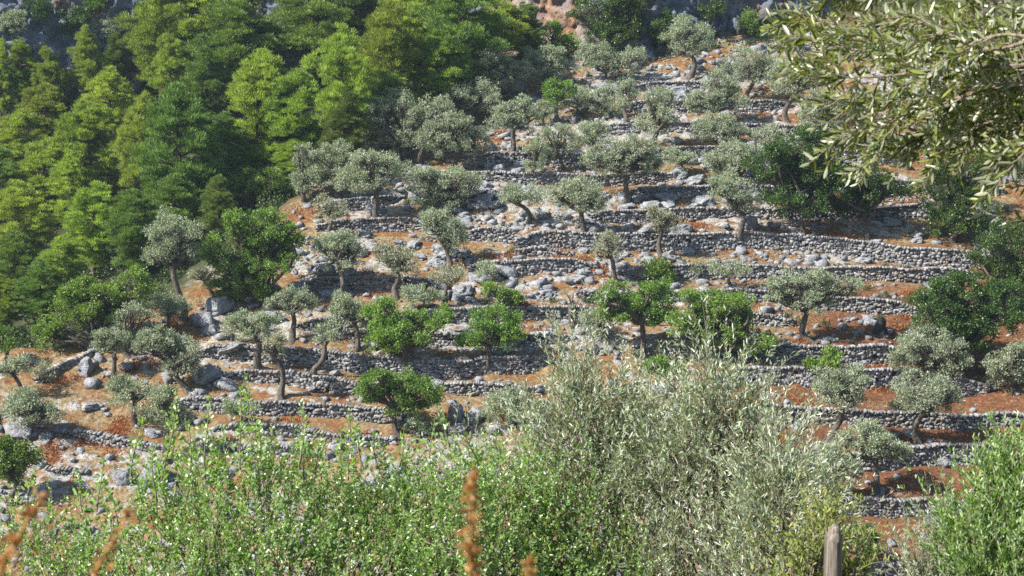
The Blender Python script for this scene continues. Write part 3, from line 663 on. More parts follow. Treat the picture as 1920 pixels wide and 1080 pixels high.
# pines: ten shapes, copied
def pine_mesh(k):
    R = 2.6; cb, tb = MB(), MB(); lean = rng.normal(0, .2, 2)
    axis = lambda z: np.array([lean[0] * (z / 10) ** 2 * 2, lean[1] * (z / 10) ** 2 * 2, z])
    z = np.linspace(-1, 9.3, 12); tube(tb, [axis(max(q, 0)) + [0, 0, min(q, 0)] for q in z], np.linspace(.22, .03, 12), 8, .1)
    nb = 40; pk = rng.uniform(.3, .5); cps = []; od = []
    for i in range(nb):
        t = (i + rng.random()) / nb; zb = np.clip(1.3 + t ** .85 * 7.8 + rng.normal(0, .45), .9, 9.0)
        prof = min(1, (t + .25) / (pk + .25)) * (1 - max(0, t - pk) / (1 - pk)) ** .48
        ext = R * max(.05, prof) * rng.uniform(.5, 1.15); az = i * 2.4 + rng.normal(0, .35)
        a = axis(zb - .2 * ext); dirn = np.array([cos(az), sin(az), rng.uniform(.35, .85)]); e = a + dirn * ext * .82 - [0, 0, .35 * ext]
        tube(tb, bend(a - [0, 0, .2], e, .05, 4), [.07, .05, .035, .015], 4)
        lr = rng.uniform(.50, 1.05) * (1 - .35 * t)
        m_ = int(10 + 24 * lr * lr); d = sphere_dirs(m_, -.35)
        cps.append(e + d * lr * rng.uniform(.6, 1.1, m_)[:, None] * [1, 1, 1.35]); od.append(np.tile(dirn, (m_, 1)))
        if ext > 1.2:
            d = sphere_dirs(7, -.2); cps.append(a + dirn * ext * .45 + d * lr * .7); od.append(np.tile(dirn, (7, 1)))
    d = sphere_dirs(14, -.3); cps.append(axis(9.2) + d * [.4, .4, .8]); od.append(np.tile([0, 0, 1.], (14, 1)))
    cps = np.concatenate(cps); od = np.concatenate(od); n = len(cps); per = 46; idx = np.repeat(np.arange(n), per); k_ = len(idx)
    rad = rng.uniform(.2, .36, n); d = sphere_dirs(k_, -.4)
    P = cps[idx] + d * (rad[idx] * rng.uniform(.1, 1, k_))[:, None] * np.array([1, 1, .8])
    A = d * .5 + od[idx] * .25 + np.array([0, 0, .8]) + rng.normal(0, .25, (k_, 3))
    tone = rng.random(n) * .5
    leaves(cb, P, A, rng.uniform(.18, .36, k_), rng.uniform(.030, .058, k_), np.clip(tone[idx] + rng.random(k_) * .5, 0, 1))
    return tb.mesh("trunk", M['pine_bark'], True), cb
PV = []
for k in range(9):
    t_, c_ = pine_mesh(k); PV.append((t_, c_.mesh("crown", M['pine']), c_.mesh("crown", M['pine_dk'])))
PINES = [ # apex x, apex y, base y, half width, dark, label
 (165,58,215,30,0,"slender pine standing before the upper left cliff"),
 (96,96,235,28,0,"grey green pine left of the slender pine before the cliff"),
 (38,84,215,28,0,"pine at the upper left edge in front of the blue cliff"),
 (2,86,230,22,0,"pine cut by the left edge at the top"),
 (75,165,300,46,0,"bright pine beneath the grey green one at upper left"),
 (208,130,290,46,0,"rounded pale pine below the slender pine"),
 (305,-55,195,66,0,"huge tall pine at the top left with layered branches"),
 (410,-45,190,66,0,"tall bright pine cut by the top edge, right of the huge one"),
 (440,10,220,80,1,"dark shaded pine behind the two bright middle pines"),
 (342,168,440,74,1,"big dark pine with a bright yellow crown tip at left centre"),
 (270,182,420,46,0,"yellowish pine pressed against the big dark pine"),
 (178,198,400,60,0,"broad bright pine left of the yellowish one"),
 (478,100,340,66,0,"wide pine with open crown right of the big dark pine"),
 (560,135,330,58,0,"bright pine with a split top near the middle of the wood"),
 (645,50,310,56,0,"tall narrow bright pine at the right side of the wood"),
 (735,10,250,62,0,"tall yellow green pine above the dense olives"),
 (690,70,270,60,0,"bright pine leaning on the tall yellow green one"),
 (775,-70,185,80,0,"top edge pine with yellow green boughs"),
 (862,-40,190,82,1,"open branched dark pine over the upper olives"),
 (935,-5,140,56,0,"last bright pine before the orange stained cliff"),
 (990,10,130,34,1,"small dark pine beside the orange stained cliff"),
 (28,215,350,46,0,"pine at the left edge under the upper row"),
 (78,265,420,54,0,"full green pine in the left middle of the wood"),
 (40,345,520,58,0,"tall bright pine at the left edge with visible branches"),
 (176,348,520,56,0,"round topped bright pine in the lower left wood"),
 (115,450,590,46,0,"small bright conical pine above the wide thicket"),
 (300,318,420,22,0,"very small pale pine in front of the big dark pine"),
 (520,190,310,46,1,"dark pine between the open crowned and split topped pines"),
 (590,-60,165,80,1,"deep shaded pine at the top middle"),
 (680,-50,150,60,1,"deep shaded pine behind the tall narrow bright one"),
 (520,-70,130,64,1,"dark pine at the top edge between shaded neighbours"),
 (325,70,235,34,0,"pale mid sized pine below the huge top left pine"),
 (135,235,380,34,1,"shadowed pine behind the broad bright one"),
 (375,95,300,52,1,"dark pine filling the gap above the big dark pine"),
 (430,215,380,44,1,"shaded pine beside the wide open crowned pine"),
 (250,360,520,46,1,"dark pine behind the round topped bright pine"),
 (330,330,480,56,1,"shaded lower pine under the big dark pine"),
 (30,440,600,50,1,"dark pine in the gully at the left edge"),
 (80,490,620,40,1,"dark low pine in the gully below the conical one"),
 (540,265,360,38,0,"pale pine next to the silvery olive"),
 (640,190,330,44,1,"shaded pine behind the pale left olives"),
 (820,60,230,54,0,"yellowish pine over the wide many branched olive"),
 (455,265,350,34,0,"short bright pine above the broad leaved tree"),
 (0,285,430,40,1,"dark pine at the left edge halfway down"),
 (225,70,180,24,1,"small blue green pine on the ledge below the cliff"),
 (5,520,640,36,0,"light pine at the left edge above the gully end"),
 (410,330,470,34,1,"shadowed pine behind the tall grey olive"),
 (730,140,280,46,1,"dark pine behind the tall olive against the pines"),
 (130,300,450,40,0,"mid green pine between the full and broad ones"),
 (600,250,330,34,1,"small dark pine above the pale olive cluster"),
]
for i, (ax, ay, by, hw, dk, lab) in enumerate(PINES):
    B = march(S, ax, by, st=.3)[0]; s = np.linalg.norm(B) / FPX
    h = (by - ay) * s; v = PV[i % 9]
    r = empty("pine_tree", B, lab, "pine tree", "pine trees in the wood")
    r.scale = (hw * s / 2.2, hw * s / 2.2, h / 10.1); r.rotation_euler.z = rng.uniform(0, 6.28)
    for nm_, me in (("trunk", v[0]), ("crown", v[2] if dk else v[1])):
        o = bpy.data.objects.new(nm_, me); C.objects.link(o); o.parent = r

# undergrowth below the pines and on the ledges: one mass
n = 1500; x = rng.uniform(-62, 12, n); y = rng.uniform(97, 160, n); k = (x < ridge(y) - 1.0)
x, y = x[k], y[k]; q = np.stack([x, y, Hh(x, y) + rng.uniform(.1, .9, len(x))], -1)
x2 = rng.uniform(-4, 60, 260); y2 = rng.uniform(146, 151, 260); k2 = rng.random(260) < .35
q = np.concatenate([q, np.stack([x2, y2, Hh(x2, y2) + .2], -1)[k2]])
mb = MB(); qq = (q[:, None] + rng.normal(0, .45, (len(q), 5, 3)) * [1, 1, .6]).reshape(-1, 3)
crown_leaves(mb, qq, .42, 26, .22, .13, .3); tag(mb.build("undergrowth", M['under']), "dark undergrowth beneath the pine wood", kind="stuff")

# ------------------------------------------------------------------ rocks
def ico(k):
    bm = bmesh.new(); bmesh.ops.create_icosphere(bm, subdivisions=4, radius=1)
    V = np.array([v.co[:] for v in bm.verts]); F = np.array([[v.index for v in f.verts] for f in bm.faces]); bm.free()
    g = np.random.default_rng(100 + k)
    for _ in range(11):
        nrm = unit(g.normal(0, 1, 3)); dd = g.uniform(.5, .85); e = V @ nrm - dd; V = V - np.where(e > 0, e, 0)[:, None] * nrm * .88
    V = V * (1 + .13 * fbm(V[:, 0] * 1.6 + k * 9, V[:, 1] * 1.6, V[:, 2] * 1.6, k, 4)[:, None] - .24 * np.abs(fbm(V[:, 0] * 2.6 + k, V[:, 1] * 2.6, V[:, 2] * 3.4, k + 5, 4))[:, None])
    return V, F
ROCK = []; RV = []
for k in range(12):
    V, F = ico(k); RV.append(V); mb = MB(); mb.add(V, F, .5); ROCK.append(mb.mesh("boulder", M['rock'], False))
def place_rock(px, py, wpx, hpx, label, depth=None, var=None, group="limestone boulders on the terraces"):
    B = ground_at(px, py)[0]; s = np.linalg.norm(B) / FPX
    o = bpy.data.objects.new("boulder", ROCK[var if var is not None else rng.integers(0, 12)]); C.objects.link(o)
    sx, sz = wpx * s * .58, hpx * s * .62
    o.scale = (sx, depth or sx * .8, sz); o.location = B + np.array([0, 0, sz * .35]); o.rotation_euler = (rng.normal(0, .15), rng.normal(0, .2), rng.uniform(-.5, .5))
    tag(o, label, "boulder", group)
place_rock(855, 785, 42, 52, "tall blue grey boulder left of the mounded grey bush")
place_rock(893, 790, 38, 36, "rounded blue grey boulder touching the mounded grey bush")
place_rock(862, 806, 44, 18, "low flat pale slab beneath the two blue grey boulders")
place_rock(1408, 428, 32, 34, "pointed grey boulder against the wall right of the leaning olive")
place_rock(288, 905, 52, 60, "massive dark boulder with a shaded face behind the shoots", )
place_rock(236, 905, 42, 44, "squat grey boulder left of the massive dark one")
place_rock(45, 815, 70, 30, "broad pale limestone block below the wide low olive")
place_rock(70, 935, 64, 26, "white sloping limestone slab beside the green tree at left edge")
place_rock(162, 700, 38, 44, "upright blue grey rock face at the foot of the dark sloping wall")
place_rock(170, 768, 44, 18, "long pale slab among the lower left stones")
place_rock(410, 585, 60, 44, "pale ribbed outcrop right of the tall grey olive")
place_rock(385, 610, 50, 32, "pale outcrop at the foot of the ribbed one")
place_rock(440, 660, 60, 16, "blue grey slab against the long pale wall")
place_rock(1640, 860, 36, 16, "grey boulder under the wall between lower right olives")
place_rock(1770, 870, 44, 20, "blue grey boulder at the foot of the lower right wall")
place_rock(1580, 965, 26, 11, "white stone lying under the wall near the wooden post")
place_rock(1740, 912, 16, 8, "lone pale stone on the red earth")
place_rock(1620, 685, 16, 14, "white upright stone against the tall wall")
place_rock(890, 610, 20, 18, "square grey boulder beside the little yellow green tree")
# burnt stump
B = ground_at(1650, 622)[0]; st = empty("burnt_stump", B, "charred black hollow stump on orange ground right of the wide olive", "tree stump")
mb = MB(); tube(mb, bend([0, 0, -.2], [.1, 0, .95], .05, 6), [.5, .42, .36, .3, .26, .12], 10, .25)
for a_ in range(5): tube(mb, bend([0, 0, .2], [.75 * cos(a_ * 1.3), .5 * sin(a_ * 1.3), -.1], .08, 4), [.2, .14, .09, .05], 6, .2)
mm_, nt_, out_ = mat("charred wood"); p_ = N(nt_, "ShaderNodeBsdfPrincipled"); p_.inputs["Base Color"].default_value = (.02, .02, .022, 1); p_.inputs["Roughness"].default_value = .8; nt_.links.new(p_.outputs[0], out_.inputs[0])
mb.build("stump_body", mm_, st, smooth=True)
mb = MB(); B = ground_at(1650, 490)[0]; tube(mb, bend([0, 0, .15], [-2.3, .4, .35], .06, 7), [.05, .07, .08, .07, .06, .04, .02], 6, .15); tube(mb, bend([-.9, .2, .25], [.9, -.4, .05], .06, 6), [.05, .06, .05, .04, .03, .02], 6, .15)
tag(mb.build("fallen_branch", M['bark'], smooth=True, loc=B), "grey fallen branch lying on orange ground under the shaded dark tree", "branch")

# boulders strewn on the treads: density by region
ZONES = [(560,1300,330,420,48),(640,1300,420,470,40),(620,1260,455,520,52),(560,1280,500,560,40),(1280,1700,360,560,40),(1160,1500,215,390,46),(1130,1420,120,210,24),(660,1000,330,400,26),(100,640,680,850,16),(560,1000,560,760,20),(1750,1920,300,420,14),(380,560,540,650,16)]
def near(px, py, used):
    dirs = lambda dx, dy: ("just below" if dy > 0 else "just above") if abs(dx) < abs(dy) * .7 else ((("below and " if dy > 14 else "above and ") if abs(dy) > 14 else "") + ("right of" if dx > 0 else "left of"))
    far_ = lambda d: "close " if d < 30 else ("a little way " if d < 65 else "well ")
    A_ = sorted(ANCH, key=lambda a: math.hypot(a[0] - px, a[1] - py))[:6]
    for a in A_:
        for w_ in SIZEW:
            t = w_ + " " + far_(math.hypot(px - a[0], py - a[1])) + dirs(px - a[0], py - a[1]) + " " + a[2]
            if t not in used and len(t.split()) <= 16: used.add(t); return t
    return None
used = set(); CL = []
for (xa, xb, ya, yb, cnt) in ZONES:
    ctr = np.stack([rng.uniform(xa, xb, 12), rng.uniform(ya, yb, 12)], -1)
    for _ in range(cnt):
        c_ = ctr[rng.integers(0, 12)]; px = np.clip(c_[0] + rng.normal(0, 30), xa - 20, xb + 20); py = np.clip(c_[1] + rng.normal(0, 9), ya, yb)
        wpx = 12 + rng.gamma(2.2, 8.0); wpx = min(wpx, 60); hpx = wpx * rng.uniform(.32, .62); CL.append((wpx, hpx, px, py))
CL = sorted(CL, reverse=True)[:278]
for wpx, hpx, px, py in CL:
    big = "big" if wpx > 30 else ("mid sized" if wpx > 17 else "small")
    SIZEW = [big + " pale boulder", big + " grey limestone rock", big + " weathered rock", big + " rough boulder"]
    lab = near(px, py, used)
    if lab and math.hypot(px - 1652, (py - 618) * 1.6) > 52 and not on_wall(*ground_at(px, py)[0][:2], .55, .3): place_rock(px, py, wpx, hpx, lab)
# loose stones, too many to count
def scatter(n, cond=None):
    x = rng.uniform(-48, 52, n); y = rng.uniform(86, 152, n)
    return x, y, (x > ridge(y) + .3) & ~on_wall(x, y)
x, y, k = scatter(24000)
dens = sstep(-.35, .8, fbm(x / 5, y / 2.5, 0, 33, 3)) * (1 - .75 * sstep(12, 24, x + (100 - y) * .4) * (1 - sstep(112, 120, y))) + .12 + .35 * sstep(104, 112, y) * sstep(26, 12, x) * sstep(-26, -14, x)
k &= rng.random(len(x)) < dens; x, y = x[k], y[k]
sz = np.clip(rng.gamma(1.8, .12, len(x)) + .06, .06, .95)[:, None] * np.stack([rng.uniform(.9, 1.7, len(x)), rng.uniform(.7, 1.2, len(x)), rng.uniform(.5, .85, len(x))], -1)
mb = MB(); stones(mb, np.stack([x, y, Hh(x, y) + sz[:, 2] * .12], -1), sz, rng.uniform(0, 6.28, len(x)), np.clip(rng.normal(.6, .25, len(x)), 0, 1), .35)
tag(mb.build("rubble", M['rock'], smooth=False), "loose limestone rubble strewn over the terraces", kind="stuff")

# dry grass and bracken
def blades(mb, P, per, h, w_, spread, lean=.6):
    idx = np.repeat(np.arange(len(P)), per); k = len(idx); off = rng.normal(0, spread, (k, 2))
    Q = P[idx].copy(); Q[:, :2] += off; Q[:, 2] = Hh(Q[:, 0], Q[:, 1]) - .02
    A = np.concatenate([rng.normal(0, lean, (k, 2)), np.ones((k, 1))], 1)
    leaves(mb, Q, A, h * rng.uniform(.5, 1.3, k), w_ * rng.uniform(.7, 1.3, k))
x, y, k = scatter(16000); x, y = x[k], y[k]; kk = fbm(x / 4, y / 3, 0, 71, 3) > -.1; x, y = x[kk], y[kk]
mb = MB(); blades(mb, np.stack([x, y, x * 0], -1), 13, .20, .035, .22, .9)
tag(mb.build("dry_grass", M['straw']), "straw coloured dry grass on the terrace treads", kind="stuff")
BR = "927,257 933,313 1200,220 1073,487 1095,485 1050,487 1113,517 1125,505 1140,515 1100,530 990,457 933,483 960,483 680,513 703,557 983,573 977,600 1000,617 827,667 1023,660 1117,567 1187,427 1240,672 1255,672 1263,440 797,577 1297,423 1285,432 1320,425 1470,377 1633,380 1650,378 1693,380 1710,382 1697,553 1643,692 1620,693 1477,683 1690,593 1447,582 1697,617 1510,640 460,567 360,640 267,687 285,683 240,692 217,710 230,705 373,703 117,713 150,712 567,397 230,793 227,810 215,806 280,763 103,840 90,845 157,830 170,826 200,837 217,853 97,863 547,790 313,727 567,863 1690,817 1715,815 1873,803 1910,803 1510,757 1470,827 1643,730 1780,808 1220,430 1430,575 700,470 905,395 860,398 1010,268 940,250 1440,217 1450,265 1365,235 1150,520 1165,505 1550,400 1810,420 1600,445 1560,440 1780,600 880,680 720,700 640,820 690,820 600,395 1060,445".split()
bp = np.array([[float(v) for v in b.split(',')] for b in BR]); bp = np.repeat(bp, 7, 0) + rng.normal(0, 1, (len(bp) * 7, 2)) * [8, 2.2]
P = ground_at(bp[:, 0], bp[:, 1]); mb = MB(); blades(mb, P, 22, .27, .05, .26, .9)
tag(mb.build("dry_bracken", M['bracken']), "rusty orange dry bracken in patches along the walls", kind="stuff")
gp = np.stack([rng.uniform(560, 1900, 150), rng.uniform(160, 700, 150)], -1); P = ground_at(gp[:, 0], gp[:, 1]); P = P[P[:, 0] > ridge(P[:, 1]) + .5]
mb = MB(); blades(mb, P, 60, .32, .05, .16, .5); tag(mb.build("green_weeds", M['under']), "small green weeds between the stones", kind="stuff")

# air: pale haze filling the valley
bm = bmesh.new(); bmesh.ops.create_cube(bm, size=1); me = bpy.data.meshes.new("haze"); bm.to_mesh(me); bm.free()
hz = bpy.data.objects.new("haze", me); C.objects.link(hz); lo, hi = np.array([-152, -42, H.min() - 1]), np.array([152, 276, H.max() + 3]); hz.location = (lo + hi) / 2; hz.scale = hi - lo
hm = bpy.data.materials.new("haze air"); hm.use_nodes = True; nt_ = hm.node_tree; nt_.nodes.clear(); out_ = N(nt_, "ShaderNodeOutputMaterial"); pv = N(nt_, "ShaderNodeVolumePrincipled")
pv.inputs["Color"].default_value = (.62, .80, 1, 1); pv.inputs["Density"].default_value = HAZE; pv.inputs["Anisotropy"].default_value = .2; nt_.links.new(pv.outputs[0], out_.inputs["Volume"])
me.materials.append(hm); tag(hz, kind="stuff")
# ------------------------------------------------------------------ foreground plants
def lobes_at(lobes_px, d):
    out = []
    for (cx, cy, rx, ry, dd) in lobes_px:
        c = at(cx, cy, d + dd); s = (d + dd) / FPX; out.append((c, np.array([rx * s, min(rx * s * .8, .8), ry * s])))
    return out
def near_plant(name, label, cat, lobes_px, d, root_px, n_tw, tw_len, per, lL, lW, mt, shoots=(), up=1.0, spread=.45, leaf_ang=.9, stems=7, r0=.03, droop=.1, below=0.0):
    lobes = lobes_at([(a, b + tw_len * (190 if mt == 'near_green' else 115), c, e * .92, f) for a, b, c, e, f in lobes_px], d); rp = at(*root_px, d); rp[2] = Hh(rp[0], rp[1]); rp = np.array(rp)
    root = empty(name, rp, label, cat)
    wt = np.array([l[1][0] * l[1][2] for l in lobes]); wt /= wt.sum(); li = rng.choice(len(lobes), n_tw, p=wt)
    dr = sphere_dirs(n_tw, -.8) * rng.uniform(.15, 1.0, n_tw)[:, None] ** .5
    C0 = np.array([lobes[i][0] for i in li]) + dr * np.array([lobes[i][1] for i in li]) - rp
    D0 = unit(dr * spread + np.array([0, 0, up]) + rng.normal(0, .22, (n_tw, 3)))
    Ls = tw_len * rng.uniform(.6, 1.3, n_tw)
    lb, tb = MB(), MB()
    idx = np.repeat(np.arange(n_tw), per); k = len(idx); t = rng.random(k) ** .85
    cv = rng.normal(0, .18, (n_tw, 3))
    P = C0[idx] + D0[idx] * (Ls[idx] * t)[:, None] + cv[idx] * (Ls[idx] * t * t)[:, None]
    S_, _ = frames(D0[idx], k); A = D0[idx] * (1.0 - .25 * leaf_ang) + S_ * leaf_ang + rng.normal(0, .18, (k, 3))
    sc_ = 1 - .35 * t
    leaves_near(lb, P, A, lL * sc_ * rng.uniform(.65, 1.25, k), lW * sc_ * rng.uniform(.75, 1.2, k), rnd=np.clip(rng.random(k) * .75 + .25 * t, 0, 1), droop=droop)
    sel = rng.permutation(n_tw)[:int(n_tw * .55)]
    for i in sel:
        q = np.array([C0[i] + D0[i] * Ls[i] * u + cv[i] * Ls[i] * u * u for u in (-.3, .3, .65, .95)])
        tube(tb, q, [.004, .003, .0022, .001], 3)
    # main stems up into each lobe
    for l, (c, r) in enumerate(lobes):
        for _ in range(max(1, stems // len(lobes))):
            tip = c - rp + sphere_dirs(1, -.2)[0] * r * .7
            pts = bend([0, 0, -.1], tip, .07, 9); tube(tb, pts, np.linspace(r0, .005, 9), 6, .08)
            for i in rng.permutation(n_tw)[:10]:
                a = pts[rng.integers(4, 9)]
                if np.linalg.norm(C0[i] - a) < .7: tube(tb, bend(a, C0[i], .1, 4), [.008, .006, .005, .003], 4)
    for (sx, sy0, sy1, dd) in shoots:
        a = at(sx + rng.normal(0, 14), sy0, d + dd) - rp; b = at(sx, sy1, d + dd) - rp; Lh = np.linalg.norm(b - a)
        pts = bend(a, b, .03, 10); tube(tb, pts, np.linspace(.006, .0015, 10), 5)
        nl = int(Lh / .0085); u = np.sort(rng.random(nl)); P = np.stack([np.interp(u, np.linspace(0, 1, 10), pts[:, i]) for i in range(3)], -1)
        az = np.arange(nl) * 2.4 + rng.normal(0, .3, nl); A = np.stack([np.cos(az) * .8, np.sin(az) * .8, np.full(nl, .8)], -1)
        P = P + A * (rng.random(nl) * (1 - u) * .07)[:, None]
        leaves_near(lb, P, A, lL * 1.3 * (1 - .4 * u) * rng.uniform(.8, 1.2, nl), lW * 1.4 * (1 - .4 * u), rnd=.55 + .45 * rng.random(nl), droop=.05)
    tb.build("stem", M['twig'], root, smooth=True); lb.build("foliage", M[mt], root)
    return root

g = dict(tw_len=.30, per=27, lL=.031, lW=.0165, mt='near_green', leaf_ang=1.0, spread=.7)
near_plant("leafy_shrub", "glossy green shrub in the bottom left corner behind the bent rusty stalk", "shrub",
  [(60,1040,150,60,0),(200,1000,120,70,.4),(40,960,70,40,.8),(330,1050,150,70,-.2),(80,1120,160,60,-.1),(280,1130,160,60,-.1),(240,930,60,50,.3)], 9.2, (180,1300), 330, **g,
  shoots=[(195,960,860,.2),(140,960,880,.5),(290,940,830,.1),(60,960,890,.6)])
near_plant("leafy_shrub", "glossy green shrub with the tallest upright shoots, left of centre", "shrub",
  [(370,960,110,90,.3),(480,960,130,100,0),(350,860,50,45,.4),(470,870,80,60,.2),(560,1040,150,70,-.3),(420,1050,140,60,-.4),(470,1130,200,60,-.2)], 9.4, (450,1300), 480, **g,
  shoots=[(330,900,735,.1),(322,860,760,.3),(392,900,745,0),(352,920,790,.2),(460,900,700,.1),(452,880,725,-.1),(562,900,752,.2),(575,880,790,.1),(420,900,800,.3),(510,900,800,.2),(270,900,782,.3),(600,900,820,.1),(480,880,790,.4)])
near_plant("leafy_shrub", "glossy green shrub in the bottom middle behind the upright rusty stalk", "shrub",
  [(640,960,110,90,.3),(740,930,100,80,.2),(700,1040,160,70,-.2),(850,960,130,110,0),(850,1050,150,60,-.3),(800,880,90,45,.3),(620,880,60,40,.5),(760,1130,220,60,-.2)], 9.7, (760,1300), 740, **g,
  shoots=[(655,900,765,.2),(668,880,790,.1),(700,880,810,.3),(755,880,815,.2),(820,880,760,.1),(815,860,785,.3),(640,880,800,.4),(870,880,810,.2),(610,880,830,.3),(930,880,800,.1)])
near_plant("leafy_shrub", "glossy green shrub merging into the silvery olive sapling on its right", "shrub",
  [(960,960,100,110,.1),(1050,980,110,90,.2),(970,1050,150,60,-.2),(1130,1040,120,60,.1),(960,870,70,45,.3),(1060,880,70,40,.4),(1030,1130,200,60,-.1)], 10.0, (1030,1300), 640, **g,
  shoots=[(985,880,800,.2),(1030,880,850,.2)])
o = dict(tw_len=.42, per=27, lL=.053, lW=.0108, mt='near_olive', leaf_ang=.6, spread=.7, up=.85, droop=.05)
near_plant("olive_sapling", "silvery olive sapling with a pointed feathery top left of its taller twin", "olive tree",
  [(1090,720,50,60,0),(1100,790,90,80,.1),(1040,820,80,60,.2),(1180,760,50,50,.2),(1170,830,80,70,.1),(1090,900,120,70,0),(1200,920,90,70,0),(900,850,50,40,.5),(1070,690,22,34,.1)], 10.6, (1120,1280), 600, **o)
near_plant("olive_sapling", "taller feathery silver olive sapling at the centre right foreground", "olive tree",
  [(1340,720,52,56,0),(1300,780,90,70,.1),(1380,790,70,60,-.1),(1280,860,110,80,.1),(1400,870,90,70,0),(1330,960,150,90,-.1),(1260,1040,150,60,-.2),(1350,680,20,26,0),(1430,790,20,40,0),(1240,800,30,35,.2)], 10.3, (1325,1290), 780, **o)
near_plant("olive_sapling", "sparse low olive sapling between the feathery one and the wooden post", "olive tree",
  [(1460,880,60,60,.1),(1480,960,80,70,0),(1440,1040,110,60,-.1),(1500,1000,50,60,.2),(1490,860,30,30,.4)], 9.6, (1450,1290), 340, **o)
near_plant("narrow_leaved_shrub", "bright green narrow leaved shrub filling the bottom right corner", "shrub",
  [(1905,885,34,36,.1),(1915,960,70,70,0),(1845,1010,60,50,0),(1890,1060,110,60,-.1),(1868,925,30,18,.2)], 8.0, (1880,1330), 700, .28, 30, .042, .0125, 'near_bright', leaf_ang=.6, spread=.5, up=1.0,
  shoots=[(1835,920,880,0),(1905,860,835,0),(1815,960,925,.1)])
near_plant("grey_shrub", "thin grey shrub at the left flank of the bright corner shrub", "shrub",
  [(1770,1040,40,50,.1),(1745,1070,50,40,0)], 8.6, (1765,1320), 160, .3, 30, .036, .007, 'near_olive', leaf_ang=.6)
near_plant("weedy_shrub", "yellow green weeds growing around the wooden post", "shrub",
  [(1525,1045,40,40,.3),(1600,1065,36,30,.3),(1550,985,16,30,.35),(1480,1080,50,20,.3)], 6.4, (1560,1350), 130, .22, 18, .036, .008, 'weed', leaf_ang=.8, spread=.6, stems=4, r0=.006,
  shoots=[(1548,1020,955,.2),(1560,1010,945,.3)])

# top right olive bough, whole limb on a trunk beyond the frame
D0 = 5.0
trunk_b = np.array([2.5, 5.0, 0.0]); trunk_b[2] = Hh(trunk_b[0], trunk_b[1])
root = empty("olive_tree", trunk_b, "near olive tree whose large leaved bough hangs into the top right corner", "olive tree")
tb, lb = MB(), MB()
top = np.array([2.3, 5.0, .75]) - trunk_b
tube(tb, bend([0, 0, -.2], top, .04, 9), np.linspace(.14, .06, 9), 10, .1)
BO = [[(1960,40),(1760,30),(1600,55),(1450,18)],[(1960,-60),(1760,-40),(1600,-20),(1500,0)],[(1960,60),(1740,80),(1610,100),(1478,60)],[(1970,120),(1760,130),(1610,150),(1490,112)],
 [(1970,150),(1800,180),(1680,220),(1545,268)],[(1970,140),(1790,165),(1670,190),(1540,185)],[(1980,180),(1820,215),(1710,255),(1598,318)],[(1980,190),(1850,230),(1790,260),(1745,300)],
 [(1980,200),(1880,240),(1850,260),(1830,270)],[(1990,240),(1930,262),(1905,275),(1880,282)],[(1980,0),(1850,40),(1760,100),(1690,130)],[(1980,60),(1860,100),(1770,60),(1700,20)],
 [(1980,100),(1900,110),(1840,60),(1800,10)],[(1980,120),(1900,150),(1860,180),(1760,200)],[(1990,-20),(1900,0),(1850,10),(1780,-10)],[(2000,330),(1950,345),(1925,350),(1900,345)],[(2000,400),(1960,405),(1935,410),(1915,415)],[(1980,80),(1880,60),(1800,90),(1740,150)]]
for bi, bo in enumerate(BO):
    dd = D0 + rng.uniform(-.35, .55)
    P0 = np.array([at(x, y, dd + .1 * i) for i, (x, y) in enumerate(bo)]) - trunk_b
    t = np.linspace(0, 1, 14); pts = np.stack([np.interp(t, np.linspace(0, 1, 4), P0[:, i]) for i in range(3)], -1)
    for _ in range(2): pts[1:-1] = (pts[:-2] + pts[1:-1] * 2 + pts[2:]) / 4
    tube(tb, bend(top * rng.uniform(.8, 1), pts[0], .05, 5), np.linspace(.011, .007, 5), 6)
    tube(tb, pts, np.linspace(.0062, .0018, 14), 6, .05)
    L_ = np.linalg.norm(pts[-1] - pts[0]); small = bi >= 15; nt_w = int((30 if not small else 3) * (L_ / .7))
    for j in range(nt_w + 1):
        if j < nt_w:
            u = rng.random() ** 1.15 * .93; a = np.array([np.interp(u, t, pts[:, i]) for i in range(3)])
            main = unit(pts[-1] - pts[0]); dn = unit(main * .9 + rng.normal(0, .55, 3) + [0, 0, -.12]); ln = rng.uniform(.10, .30) * (1 - .5 * u)
        else:
            a = pts[-5]; dn = unit(pts[-1] - pts[-5]); ln = np.linalg.norm(pts[-1] - pts[-5]) * 1.05
        q = bend(a, a + dn * ln + [0, 0, -.02], .05, 5); tube(tb, q, np.linspace(.0028, .001, 5), 4)
        m_ = max(5, int(ln / .018)) ; uu = np.repeat(np.linspace(.12, 1, m_), 2); side = np.tile([1., -1.], m_); k = len(uu)
        P = np.stack([np.interp(uu, np.linspace(0, 1, 5), q[:, i]) for i in range(3)], -1)
        s_ = unit(np.cross(dn, rng.normal(0, 1, 3)))[None]; s2 = np.cross(dn, s_)
        alt = (np.arange(k) // 2 % 2)[:, None]; sd = np.where(alt > 0, s_, s2) * side[:, None]
        A = dn * .75 + sd * .75 + rng.normal(0, .16, (k, 3))
        leaves_near(lb, P, A, rng.uniform(.036, .058, k) * (1 - .3 * (uu > .9)), rng.uniform(.0088, .0128, k), rnd=rng.random(k), droop=.06)
tb.build("trunk", M['twig'], root, smooth=True); lb.build("foliage", M['big_olive'], root)
fb = MB()
for _ in range(46):
    x, y = rng.uniform(1600, 1880), rng.uniform(60, 290); c = at(x, y, D0 + rng.uniform(-.2, .3)) - trunk_b
    V = CV[0] * .5 * np.array([.009, .009, .013]) + c; fb.add(V, CF, .5)
om_, nt_, out_ = mat("green olive fruit"); p_ = N(nt_, "ShaderNodeBsdfPrincipled"); p_.inputs["Base Color"].default_value = (.12, .18, .05, 1); p_.inputs["Roughness"].default_value = .3; nt_.links.new(p_.outputs[0], out_.inputs[0])
tag(fb.build("fruit", om_, root, smooth=True), kind="stuff")

